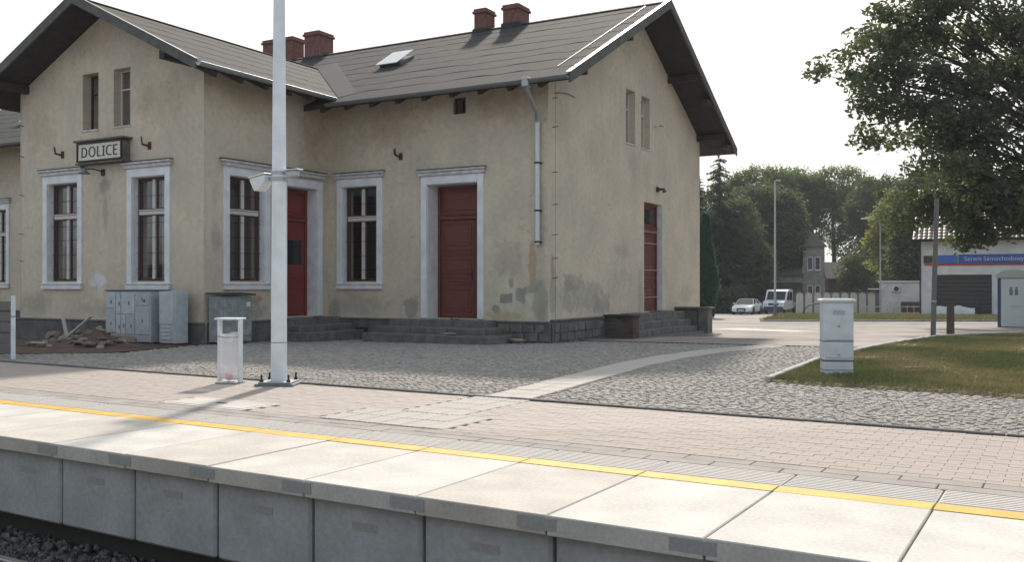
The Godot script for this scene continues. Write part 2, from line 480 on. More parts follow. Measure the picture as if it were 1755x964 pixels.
func make_ground() -> void:
	var b := MB.new()
	var xs := [-600.0, -300.0, -150.0, -80.0, -50.0, -30.0, -20.0, -10.0, 0.0, 10.0, 30.0, 80.0, 200.0, 500.0]
	var zs := [-9.02, -12.0, -15.0, -18.0, -22.0, -28.0, -36.0, -50.0, -70.0, -100.0, -150.0, -250.0, -450.0, -800.0]
	for i in xs.size() - 1:
		for j in zs.size() - 1:
			var q := []
			for p in [[i, j], [i + 1, j], [i + 1, j + 1], [i, j + 1]]:
				var x: float = xs[p[0]]
				var z: float = zs[p[1]]
				q.append(Vector3(x, ground_h(x, maxf(z, -150.0)) - 0.06, z))
			b.quad(q[0], q[1], q[2], q[3], Vector3.UP)
	setting(obj("ground", b, M.field))
	b = MB.new()
	b.quad(Vector3(-600, -0.93, -4.9), Vector3(500, -0.93, -4.9), Vector3(500, -0.93, 400), Vector3(-600, -0.93, 400), Vector3.UP)
	setting(obj("track_bed", b, M.track_bed), "dark ground under the track ballast")
	setting(sheet("road", PackedVector2Array([Vector2(-70, -20.4), Vector2(-3.5, -20.4), Vector2(-3.4, -23), Vector2(-3.0, -27.6), Vector2(-1.2, -32.6), Vector2(14, -31), Vector2(60, -24), Vector2(60, -40), Vector2(-2.1, -53.2), Vector2(-13.3, -46.9), Vector2(-16.0, -55), Vector2(-19.5, -72), Vector2(-26, -140), Vector2(-36, -140), Vector2(-27, -72), Vector2(-24, -55), Vector2(-70, -50)]), M.road, 0.012, self, 4.0), "pale sandy road beyond the station")
	# worn white marking across the road
	var mk := sheet("road_marking", PackedVector2Array([Vector2(-11.0, -31.9), Vector2(-7.6, -29.7), Vector2(-7.0, -31.0), Vector2(-10.6, -33.7)]), M.road_paint, 0.017, self, 1.0)
	setting(mk, "worn white marking painted across the road")
	var ap := sheet("pavement", PackedVector2Array([Vector2(-22, -37.2), Vector2(-3.0, -46.6), Vector2(40, -32.0), Vector2(40, -34), Vector2(-2.6, -49.0), Vector2(-12.6, -43.2), Vector2(-22, -40)]), M.asphalt, 0.018, self, 4.0)
	setting(ap, "grey asphalt strip along the road")

func make_platform() -> void:
	var p := node("platform")
	setting(p, "station platform with pale edge slabs and a yellow line")
	var b := MB.new()
	b.box(Vector3(-12, -0.49, -7.02), Vector3(80, 0.86, 3.9), 0.0)
	obj("core", b, M.joint, p)
	# edge slabs, wall panels with their cast slots
	var L := 0.92
	var jx := -4.38
	for k in range(-22, 10):
		var xa := jx + k * L
		var far := xa < -17.0 or xa > 2.0
		b = MB.new()
		b.box(Vector3(xa + L * 0.5 + rr(-0.003, 0.003), -0.055 + rr(-0.002, 0.002), -5.325 + rr(-0.004, 0.004)), Vector3(L - 0.011, 0.115, 1.45), 0.006)
		obj("slab", b, M["slab%d" % rng.randi_range(0, 2)], p)
		b = MB.new()
		b.box(Vector3(xa + L * 0.5, -0.40, -4.735), Vector3(L - 0.025, 0.57, 0.11), 0.02)
		var pn := obj("wall_panel", b, M.panel, p)
		if not far:
			b = MB.new()
			b.box(Vector3(xa + L * 0.5 + 0.0, -0.27, -4.679), Vector3(0.21, 0.055, 0.004), 0.0)
			obj("slot", b, M.panel_slot, pn)
			b = MB.new()
			b.box(Vector3(xa + L * 1.0 - 0.06, -0.050, -4.599), Vector3(0.26, 0.072, 0.004), 0.0)
			obj("edge_mark", b, M.panel_slot, pn)
	b = MB.new()
	b.box(Vector3(-12, -0.86, -4.98), Vector3(80, 0.46, 0.2), 0.0)
	obj("footing", b, M.footing, p)
	# yellow line painted slab by slab
	for k in range(-18, 8):
		var xa := jx + k * L
		b = MB.new()
		b.box(Vector3(xa + L * 0.5, 0.0042, -5.945), Vector3(L - 0.014, 0.003, 0.17), 0.0)
		obj("yellow_line", b, M.yellow, p)
	# ribbed guidance tiles behind the line, one to each slab
	var tile := MB.new()
	tile.box(Vector3(0, -0.025, 0), Vector3(L - 0.012, 0.05, 0.395), 0.004)
	for k in 8:
		tile.box(Vector3(0, 0.0015, -0.172 + 0.049 * k), Vector3(L - 0.03, 0.006, 0.030), 0.0025)
	var tm := tile.mesh()
	for k in range(-18, 8):
		put("tactile_tile", tm, M["tactile%d" % rng.randi_range(0, 1)], p, Vector3(jx + (k + 0.5) * L, rr(-0.002, 0.001), -6.255))
	# two rows of border stones, then the pavers
	var bm := MB.new()
	bm.box(Vector3(0, -0.04, 0), Vector3(0.493, 0.085, 0.165), 0.005)
	var bmm := bm.mesh()
	for k in range(-33, 6):
		for r in 2:
			put("border_stone", bmm, M.paver_border, p, Vector3(k * 0.5 + 0.25 * r, rr(-0.002, 0.002), -6.545 - 0.172 * r))
	var pv := MB.new()
	pv.box(Vector3(0, -0.03, 0), Vector3(0.1968, 0.065, 0.0975), 0.002)
	var pvm := pv.mesh()
	var spots := []
	for r in 22:
		var z := -6.86 - 0.0995 * r
		for k in range(-86, 12):
			var x := k * 0.199 + (0.0995 if r % 2 else 0.0)
			if x > -8.62 and x < -7.35 and z < -6.80 and z > -7.40: continue
			if x > -5.92 and x < -5.20: continue
			if x > -6.32 and x < -4.82 and z > -7.62: continue
			spots.append(Vector3(x, rr(-0.0015, 0.001), z))
	spots.sort_custom(func(a, c): return seen_size(a) > seen_size(c))
	var rest := []
	var cols := []
	for i in spots.size():
		var tilt := Basis.from_euler(Vector3(rr(-0.006, 0.006), 0, rr(-0.006, 0.006)))
		if i < 300:
			put("paver", pvm, M["paver%d" % rng.randi_range(0, 3)], p, spots[i], tilt)
		else:
			rest.append(Transform3D(tilt, spots[i]))
			var pc: Color = [C(0.460, 0.395, 0.352), C(0.470, 0.405, 0.360), C(0.450, 0.388, 0.347), C(0.468, 0.398, 0.350)][rng.randi_range(0, 3)]
			cols.append(pc)
	many("pavers", pvm, M.cobble_many, rest, cols, p).set_meta("kind", "stuff")
	# guidance field and strip that lead off the platform
	var t2 := MB.new()
	t2.box(Vector3(0, -0.02, 0), Vector3(0.242, 0.05, 0.392), 0.005)
	for k in 4:
		t2.box(Vector3(-0.09 + 0.06 * k, 0.004, 0), Vector3(0.032, 0.006, 0.385), 0.0025)
	var t2m := t2.mesh()
	for i in 6:
		for j in 2:
			put("tactile_tile", t2m, M["guide%d" % rng.randi_range(0, 1)], p, Vector3(-6.2 + 0.25 * i, rr(-0.002, 0.002), -7.03 - 0.4 * j))
	for i in 3:
		for j in 4:
			put("tactile_tile", t2m, M["guide%d" % rng.randi_range(0, 1)], p, Vector3(-5.80 + 0.245 * i, rr(-0.002, 0.002), -7.83 - 0.4 * j))
	# kerb that closes the platform at the back
	var kb := MB.new()
	kb.box(Vector3(0, -0.09, 0), Vector3(0.99, 0.2, 0.075), 0.008)
	var kbm := kb.mesh()
	for k in range(-17, 5):
		put("kerb_stone", kbm, M.plinth, p, Vector3(k * 1.0, rr(0.006, 0.012), -9.075))

func seen_size(p: Vector3) -> float:
	# things in front of the photograph's view, nearest first
	var f := Vector3(p.x, p.y - 1.3, p.z)
	var d := f.dot(Vector3(SLOPE.x, 0, SLOPE.y))
	var s := f.dot(Vector3(0.857167, 0, -0.515038)) / d
	return 1.0 / d if absf(s) < 0.545 else 0.01 / d

const PATH := [Vector2(-5.56, -9.1), Vector2(-5.72, -10.5), Vector2(-5.92, -12.1), Vector2(-6.16, -14.2), Vector2(-6.22, -16.0), Vector2(-6.08, -17.8), Vector2(-5.6, -20.2)]

func path_x(z: float) -> float:
	for i in PATH.size() - 1:
		if z <= PATH[i].y and z >= PATH[i + 1].y:
			return lerpf(PATH[i].x, PATH[i + 1].x, (z - PATH[i].y) / (PATH[i + 1].y - PATH[i].y))
	return -5.56

func make_cobbles() -> void:
	var area := PackedVector2Array([Vector2(-17.9, -9.12), Vector2(9, -9.12), Vector2(9, -12.35), Vector2(-0.48, -12.35), Vector2(-3.45, -12.62), Vector2(-3.70, -16.2), Vector2(-3.52, -20.45), Vector2(-10.1, -20.6), Vector2(-10.3, -18.9), Vector2(-16.8, -18.4), Vector2(-16.6, -14.4), Vector2(-16.2, -13.0), Vector2(-15.7, -11.5), Vector2(-17.3, -10.1)])
	var base := sheet("cobblestone_paving", area, M.sand, -0.016, self, 2.0)
	setting(base, "old cobblestone paving between platform and station")
	var shapes := []
	for k in 4:
		var b := MB.new()
		var top := []
		var mid := []
		var nseg := 8
		for i in nseg:
			var w := TAU * i / nseg
			var e := Vector2(cos(w), sin(w))
			var sq := 1.0 / pow(pow(absf(e.x), 3.4) + pow(absf(e.y), 3.4), 1.0 / 3.4)
			var q := e * sq * rr(0.88, 1.02)
			top.append(Vector3(q.x * 0.36, rr(-0.010, -0.003), q.y * 0.36))
			mid.append(Vector3(q.x * 0.5, rr(-0.032, -0.022), q.y * 0.5))
		for i in nseg:
			var j := (i + 1) % nseg
			b.tri(Vector3(0, 0.002, 0), top[i], top[j], Vector3.UP)
			b.quad(top[i], mid[i], mid[j], top[j], Vector3(mid[i].x, 0.02, mid[i].z))
			b.quad(mid[i], mid[i] * Vector3(0.96, 1, 0.96) - Vector3(0, 0.05, 0), mid[j] * Vector3(0.96, 1, 0.96) - Vector3(0, 0.05, 0), mid[j], Vector3(mid[i].x, 0, mid[i].z))
		shapes.append(b.mesh())
	var list := []
	var z := -9.2
	while z > -20.6:
		var rowd := rr(0.085, 0.11)
		var x := -18.0 + rr(0, 0.1)
		while x < 4.6:
			var w := rr(0.085, 0.145)
			var px := x + w * 0.5
			var pz := z - rowd * 0.5 + 0.05 * sin(px * 0.9 + z * 0.5) + rr(-0.012, 0.012)
			x += w
			if absf(px - path_x(pz)) < 0.33: continue
			if not Geometry2D.is_point_in_polygon(Vector2(px, pz), area): continue
			list.append([Vector3(px, ground_h(px, pz) + rr(-0.005, 0.006), pz), Vector3(w * 0.98, rr(0.6, 1.0), rowd * 0.98)])
		z -= rowd
	list.sort_custom(func(a, c): return seen_size(a[0]) > seen_size(c[0]))
	var place := [[], [], [], []]
	var cols := [[], [], [], []]
	var pal := [C(0.36, 0.33, 0.30), C(0.335, 0.315, 0.295), C(0.40, 0.35, 0.305), C(0.355, 0.315, 0.28), C(0.395, 0.37, 0.34), C(0.375, 0.33, 0.29)]
	for i in list.size():
		var s: Vector3 = list[i][1]
		var bs := Basis.from_euler(Vector3(rr(-0.06, 0.06), rr(-0.12, 0.12) + (PI if rng.randf() < 0.5 else 0.0), rr(-0.06, 0.06))) * Basis.from_scale(s)
		var k := rng.randi_range(0, 3)
		if i < 300:
			put("cobblestone", shapes[k], M["cobble%d" % rng.randi_range(0, 4)], base, list[i][0], bs)
		else:
			place[k].append(Transform3D(bs, list[i][0]))
			var c: Color = pal[rng.randi_range(0, 5)]
			cols[k].append(c * rr(0.82, 1.15))
	for k in 4:
		many("cobblestones", shapes[k], M.cobble_many, place[k], cols[k], base).set_meta("kind", "stuff")
	# smooth guidance strip laid through the cobbles
	var fp := node("footpath")
	setting(fp, "smooth pale guidance strip laid through the cobbles")
	var zz := -9.32
	while zz > -20.2:
		var xx := path_x(zz)
		var dir := Vector2(path_x(zz - 0.2) - path_x(zz + 0.2), -0.4).normalized()
		var ang := atan2(-dir.x, -dir.y)
		var b := MB.new()
		for i in 2:
			b = MB.new()
			b.box(Vector3(-0.15 + 0.30 * i, -0.02, 0), Vector3(0.292, 0.05, 0.392), 0.006)
			for k in 4:
				b.box(Vector3(-0.15 + 0.30 * i - 0.105 + 0.07 * k, 0.004, 0), Vector3(0.035, 0.006, 0.38), 0.0025)
			put("paving_tile", b.mesh(), M["guide%d" % rng.randi_range(0, 1)], fp, Vector3(xx, ground_h(xx, zz) + rr(0.002, 0.008), zz), Basis(Vector3.UP, ang))
		zz -= 0.4

func make_track() -> void:
	var b := MB.new()
	var st := []
	for k in 3:
		b = MB.new()
		var pts := []
		for i in 6:
			var w := TAU * i / 6.0
			pts.append(Vector3(cos(w) * rr(0.7, 1.0), rr(-0.15, 0.15), sin(w) * rr(0.7, 1.0)))
		var up := Vector3(rr(-0.2, 0.2), rr(0.5, 0.75), rr(-0.2, 0.2))
		for i in 6:
			b.tri(up, pts[i], pts[(i + 1) % 6], pts[i] + up)
			b.tri(Vector3(0, -0.6, 0), pts[i], pts[(i + 1) % 6], pts[i] + Vector3.DOWN)
		st.append(b.mesh())
	var pl := []
	var cs := []
	for i in 7000:
		var x := rr(-11.5, -2.5)
		var z := rr(-4.86, -2.6)
		var s := rr(0.022, 0.042)
		pl.append(Transform3D(Basis.from_euler(Vector3(rr(0, 6), rr(0, 6), rr(0, 6))) * Basis.from_scale(Vector3.ONE * s), Vector3(x, -0.905 + rr(0, 0.03), z)))
		var g := rr(0.10, 0.24)
		cs.append(C(g, g * 0.98, g * 0.97))
	var bl := many("ballast", st[0], M.cobble_many, pl, cs)
	bl.set_meta("kind", "stuff")
	tag(bl, "dark crushed stone ballast below the platform wall", "ballast")
	for z in [-4.07, -2.63]:
		b = MB.new()
		b.box(Vector3(-12, -0.775, z), Vector3(90, 0.03, 0.07), 0.008)
		b.box(Vector3(-12, -0.83, z), Vector3(90, 0.10, 0.018), 0.0)
		b.box(Vector3(-12, -0.885, z), Vector3(90, 0.012, 0.14), 0.0)
		setting(obj("railway_track", b, M.rail), "steel rail on the ballast below the platform")
	# the train that the picture was taken from, standing on the next track
	var tr := node("train", self, Vector3(0, 0, 0))
	tag(tr, "long grey passenger train standing on the track opposite the platform", "train")
	b = MB.new()
	b.box(Vector3(-8, 1.45, 2.35), Vector3(70, 3.9, 2.8), 0.25)
	obj("body", b, M.train_body, tr)
	for k in 17:
		b = MB.new()
		b.box(Vector3(-40 + k * 4.0, 1.75, 0.945), Vector3(1.6, 1.0, 0.02), 0.0)
		obj("window", b, M.car_glass, tr)

func tuft(n_blades: int, h: float, spread: float) -> ArrayMesh:
	var b := MB.new()
	for i in n_blades:
		var w := rr(0, TAU)
		var o := Vector3(cos(w), 0, sin(w)) * rr(0, spread)
		var lean := Vector3(rr(-0.6, 0.6), 1, rr(-0.6, 0.6)) * h * rr(0.5, 1.0)
		var s := Vector3(cos(w + 1.0), 0, sin(w + 1.0)) * h * 0.09
		b.tri(o - s, o + s, o + lean)
	return b.mesh()

const LAWN := [Vector2(-3.45, -12.46), Vector2(-3.66, -16.2), Vector2(-3.42, -21.3), Vector2(-3.05, -27.2), Vector2(-1.3, -32.2), Vector2(14, -31), Vector2(14, -11.9), Vector2(-0.48, -12.2)]

func make_lawn() -> void:
	var lawn := PackedVector2Array(LAWN)
	var lm := sheet("lawn", lawn, M.lawn_soil, 0.03, self, 2.0)
	setting(lm, "lawn wedge beside the cobbles")
	var edge := MB.new()
	for i in [5, 6, 7]:
		var a: Vector2 = LAWN[i]
		var c: Vector2 = LAWN[(i + 1) % LAWN.size()]
		for k in 12:
			var p0 := a.lerp(c, k / 12.0)
			var p1 := a.lerp(c, (k + 1) / 12.0)
			edge.quad(Vector3(p0.x, ground_h(p0.x, p0.y) + 0.03, p0.y), Vector3(p1.x, ground_h(p1.x, p1.y) + 0.03, p1.y), Vector3(p1.x, ground_h(p1.x, p1.y) - 0.06, p1.y + 0.16), Vector3(p0.x, ground_h(p0.x, p0.y) - 0.06, p0.y + 0.16), Vector3(0, 1, 1))
	obj("soil_edge", edge, M.lawn_soil, lm)
	var f := FastNoiseLite.new()
	f.seed = 4
	f.frequency = 0.22
	var pl := []
	var cs := []
	while pl.size() < 42000:
		var p := Vector2(rr(-3.7, 3.6), rr(-32.0, -12.2))
		if rng.randf() > 10.0 / (-p.y - 3.0): continue
		if not Geometry2D.is_point_in_polygon(p, lawn): continue
		var k := f.get_noise_2d(p.x * 1.6, p.y)
		if k < -0.42 and rng.randf() < 0.75: continue
		pl.append(Transform3D(Basis(Vector3.UP, rr(0, 6.28)) * Basis.from_scale(Vector3.ONE * rr(0.6, 1.25) * (0.9 + 0.4 * k)), Vector3(p.x, ground_h(p.x, p.y) + 0.025, p.y)))
		var dry := C(0.40, 0.315, 0.16)
		var green := C(0.17, 0.19, 0.075)
		cs.append(dry.lerp(green, clampf(0.62 + k * 1.3 + rr(-0.22, 0.22), 0, 1)))
	var g := many("grass", tuft(8, 0.065, 0.06), M.grass, pl, cs)
	g.set_meta("kind", "stuff")
	tag(g, "short half dry grass on the lawn beside the cobbles", "grass")
	# kerb stones down the side of the lawn
	var kn := node("kerb")
	setting(kn, "pale kerb along the lawn")
	for i in 4:
		var a: Vector2 = LAWN[i]
		var c: Vector2 = LAWN[i + 1]
		var n := int(round(a.distance_to(c)))
		for k in n:
			var p := a.lerp(c, (k + 0.5) / n)
			var l := a.distance_to(c) / n
			var dir := (c - a).normalized()
			var b := MB.new()
			b.box(Vector3.ZERO, Vector3(0.09, 0.22, l - 0.012), 0.012)
			put("kerb_stone", b.mesh(), M.kerb, kn, Vector3(p.x - 0.05, ground_h(p.x, p.y) - 0.035 + rr(-0.004, 0.004), p.y), Basis(Vector3.UP, atan2(dir.x, dir.y)))
	# grass strip on the far side of the road
	var strip := PackedVector2Array([Vector2(-13.4, -46.8), Vector2(-2.0, -53.6), Vector2(14, -62), Vector2(14, -80), Vector2(-8, -90), Vector2(-19.2, -100), Vector2(-19.3, -72.5)])
	setting(sheet("verge", strip, M.lawn_soil, 0.05, self, 4.0), "grass verge beyond the road")
	pl = []
	cs = []
	while pl.size() < 14000:
		var p := Vector2(rr(-19.5, 2.0), rr(-80, -46))
		if not Geometry2D.is_point_in_polygon(p, strip): continue
		pl.append(Transform3D(Basis(Vector3.UP, rr(0, 6.28)) * Basis.from_scale(Vector3.ONE * rr(0.7, 1.4)), Vector3(p.x, ground_h(p.x, p.y) + 0.05, p.y)))
		cs.append(C(0.34, 0.31, 0.14).lerp(C(0.20, 0.22, 0.085), rr(0, 1)))
	g = many("grass", tuft(9, 0.2, 0.18), M.grass, pl, cs)
	g.set_meta("kind", "stuff")
	tag(g, "dry yellowish grass on the verge beyond the road", "grass")
	var k2 := node("kerb")
	setting(k2, "pale kerb at the corner of the far verge")
	for seg in [[Vector2(-13.45, -46.75), Vector2(-2.0, -53.7)], [Vector2(-13.5, -46.9), Vector2(-19.4, -72.5)]]:
		var a: Vector2 = seg[0]
		var c: Vector2 = seg[1]
		var n := int(a.distance_to(c) / 2.0)
		for k in n:
			var p := a.lerp(c, (k + 0.5) / n)
			var dir := (c - a).normalized()
			var b := MB.new()
			b.box(Vector3.ZERO, Vector3(0.15, 0.3, a.distance_to(c) / n - 0.02), 0.015)
			put("kerb_stone", b.mesh(), M.kerb, k2, Vector3(p.x, ground_h(p.x, p.y) - 0.04, p.y), Basis(Vector3.UP, atan2(dir.x, dir.y)))

# ---------- the station building ----------
func top_at(top: Array, a: float) -> float:
	for i in top.size() - 1:
		if a >= top[i].x - 1e-6 and a <= top[i + 1].x + 1e-6:
			return lerpf(top[i].y, top[i + 1].y, (a - top[i].x) / (top[i + 1].x - top[i].x))
	return top[-1].y

func wall(parent: Node, xf: Transform3D, y0: float, top: Array, holes: Array, m: Material, w: float, h: float, thick := 0.45) -> MeshInstance3D:
	var b := MB.new()
	var a0: float = top[0].x
	var xs := []
	for p in top: xs.append(p.x)
	for r in holes:
		xs.append(r.position.x); xs.append(r.end.x)
	xs.sort()
	var nz := Vector3(0, 0, 1)
	for i in xs.size() - 1:
		var l: float = xs[i]
		var r: float = xs[i + 1]
		if r - l < 1e-4: continue
		var hs := holes.filter(func(q): return q.position.x < (l + r) * 0.5 and q.end.x > (l + r) * 0.5)
		hs.sort_custom(func(p, q): return p.position.y < q.position.y)
		var y := y0
		var cells := []
		for q in hs:
			cells.append([y, y, q.position.y, q.position.y]); y = q.end.y
		cells.append([y, y, top_at(top, l), top_at(top, r)])
		for c in cells:
			for z in [0.0, -thick]:
				var pt := [Vector2(l, c[0]), Vector2(r, c[1]), Vector2(r, c[3]), Vector2(l, c[2])]
				var q3 := []
				var uv := []
				for p in pt:
					q3.append(Vector3(p.x, p.y, z)); uv.append(Vector2((p.x - a0) / w, 1.0 - p.y / h))
				b.quv(q3[0], q3[1], q3[2], q3[3], nz if z == 0.0 else -nz, uv[0], uv[1], uv[2], uv[3])
	for q in holes:
		var p := [Vector2(q.position.x, q.position.y), Vector2(q.end.x, q.position.y), Vector2(q.end.x, q.end.y), Vector2(q.position.x, q.end.y)]
		var ctr: Vector2 = q.get_center()
		for i in 4:
			var a: Vector2 = p[i]
			var c: Vector2 = p[(i + 1) % 4]
			var ua := Vector2((a.x - a0) / w, 1.0 - a.y / h)
			var uc := Vector2((c.x - a0) / w, 1.0 - c.y / h)
			var inn := ctr - (a + c) * 0.5
			b.quv(Vector3(a.x, a.y, 0), Vector3(c.x, c.y, 0), Vector3(c.x, c.y, -thick), Vector3(a.x, a.y, -thick), Vector3(inn.x, inn.y, 0), ua, uc, uc, ua)
	return put("wall", b.mesh(), m, parent, xf.origin, xf.basis)

# origin of xf: middle of the opening's foot, z out of the wall
func surround(n: Node, w: float, h: float, deep: float, door: bool, left_cap := 0.09, right_cap := 0.09, with_cap := true) -> void:
	var b := MB.new()
	var tw := 0.17
	var y0 := 0.0 if door else -0.06
	for s in [-1.0, 1.0]:
		b.box(Vector3(s * (w * 0.5 + tw * 0.5), (h + 0.2 + y0) * 0.5 + 0.0, 0.012), Vector3(tw, h + 0.2 - y0, 0.05), 0.006)
		b.box(Vector3(s * (w * 0.5 - 0.008), (h + y0) * 0.5, -deep * 0.5 - 0.005), Vector3(0.014, h - y0, deep), 0.0)
	b.box(Vector3(0, h + 0.10, 0.0125), Vector3(w - 0.001, 0.2, 0.049), 0.0)
	b.box(Vector3(0, h - 0.008, -deep * 0.5 - 0.005), Vector3(w - 0.03, 0.014, deep), 0.0)
	obj("surround", b, M.trim_white, n)
	if with_cap:
		b = MB.new()
		var cl := -w * 0.5 - tw - left_cap
		var cr := w * 0.5 + tw + right_cap
		b.box(Vector3((cl + cr) * 0.5, h + 0.245, 0.045), Vector3(cr - cl - 0.06, 0.085, 0.09), 0.012)
		b.box(Vector3((cl + cr) * 0.5, h + 0.315, 0.065), Vector3(cr - cl, 0.052, 0.13), 0.012)
		obj("cornice", b, M.cornice, n)
		b = MB.new()
		b.box(Vector3((cl + cr) * 0.5, h + 0.354, 0.06), Vector3(cr - cl + 0.01, 0.025, 0.14), 0.008)
		obj("weathered_edge", b, M.moss, n)
	if not door:
		b = MB.new()
		b.box(Vector3(0, -0.055, -deep * 0.5 + 0.025), Vector3(w + 0.02, 0.03, deep + 0.10), 0.006)
		b.box(Vector3(0, -0.14, 0.04), Vector3(w + tw * 2.0 + 0.02, 0.125, 0.08), 0.01)
		b.box(Vector3(0, -0.065, 0.055), Vector3(w + tw * 2.0 + 0.06, 0.022, 0.11), 0.006)
		obj("sill", b, M.trim_white, n)

func window(parent: Node, xf: Transform3D, w: float, h: float, deep := 0.15, curtain := 0, lc := 0.09, rc := 0.09, cap := true) -> Node3D:
	var n := node("window", parent, xf.origin, xf.basis)
	surround(n, w, h, deep, false, lc, rc, cap)
	var z := -deep - 0.03
	var b := MB.new()
	var fw := 0.05
	var hw := w * 0.5
	var ty := h * 0.655
	for s in [-1.0, 1.0]:
		b.box(Vector3(s * (hw - 0.02 - fw * 0.5), h * 0.5 - 0.02, z), Vector3(fw, h + 0.02, 0.07), 0.006)
	b.box(Vector3(0, fw * 0.5 - 0.035, z), Vector3(w - 0.14, fw + 0.02, 0.07), 0.006)
	b.box(Vector3(0, h - fw * 0.5 - 0.01, z), Vector3(w - 0.14, fw, 0.07), 0.006)
	# casements
	for s in [-1.0, 1.0]:
		for part in [[0.045, ty - 0.05], [ty + 0.085, h - 0.06]]:
			var y0: float = part[0]
			var y1: float = part[1]
			var xa := 0.055
			var xb := hw - 0.085
			b.box(Vector3(s * (xa + 0.015), (y0 + y1) * 0.5, z - 0.012), Vector3(0.03, y1 - y0, 0.04), 0.0)
			b.box(Vector3(s * (xb - 0.015), (y0 + y1) * 0.5, z - 0.012), Vector3(0.03, y1 - y0, 0.04), 0.0)
			b.box(Vector3(s * (xa + xb) * 0.5, y0 + 0.015, z - 0.013), Vector3(xb - xa - 0.06, 0.03, 0.038), 0.0)
			b.box(Vector3(s * (xa + xb) * 0.5, y1 - 0.015, z - 0.013), Vector3(xb - xa - 0.06, 0.03, 0.038), 0.0)
	obj("frame", b, M.sash_dark, n)
	b = MB.new()
	b.box(Vector3(0, ty, z + 0.012), Vector3(w - 0.142, 0.095, 0.10), 0.014)
	b.box(Vector3(0, ty + 0.065, z + 0.03), Vector3(w - 0.16, 0.03, 0.10), 0.008)
	b.box(Vector3(0, ty * 0.5 - 0.01, z + 0.006), Vector3(0.095, ty - 0.115, 0.08), 0.012)
	b.box(Vector3(0, (ty + h) * 0.5 + 0.02, z + 0.006), Vector3(0.095, h - ty - 0.16, 0.08), 0.012)
	obj("mullion", b, M.sash, n)
	for s in [-1.0, 1.0]:
		for part in [[0.045, ty - 0.05], [ty + 0.085, h - 0.06]]:
			b = MB.new()
			b.box(Vector3(s * (0.055 + hw - 0.085) * 0.5, (part[0] + part[1]) * 0.5, z - 0.018), Vector3(hw - 0.16, part[1] - part[0] - 0.02, 0.006), 0.0)
			obj("pane", b, M.glass, n)
	for k in 5:
		b = MB.new()
		var y: float = h * [0.12, 0.27, 0.42, 0.56, 0.82][k]
		b.box(Vector3(0, y, z + 0.075), Vector3(w - 0.03, 0.008, 0.008), 0.0)
		obj("bar", b, M.iron, n)
	if curtain > 0:
		for s in ([-1.0, 1.0] if curtain == 1 else [1.0]):
			b = MB.new()
			var last := Vector3.ZERO
			for k in 25:
				var p := Vector3(s * (0.06 + (hw - 0.10) * k / 24.0), 0.02, z - 0.16 + 0.02 * sin(k * 1.4) + 0.008 * sin(k * 3.1))
				if k > 0:
					b.quad(last, p, p + Vector3(0, h - 0.05, 0), last + Vector3(0, h - 0.05, 0), Vector3(0, 0, 1))
					b.quad(last - Vector3(0, 0, 0.004), p - Vector3(0, 0, 0.004), p + Vector3(0, h - 0.05, -0.004), last + Vector3(0, h - 0.05, -0.004), Vector3(0, 0, -1))
				last = p
			obj("curtain", b, M.curtain, n)
	return n

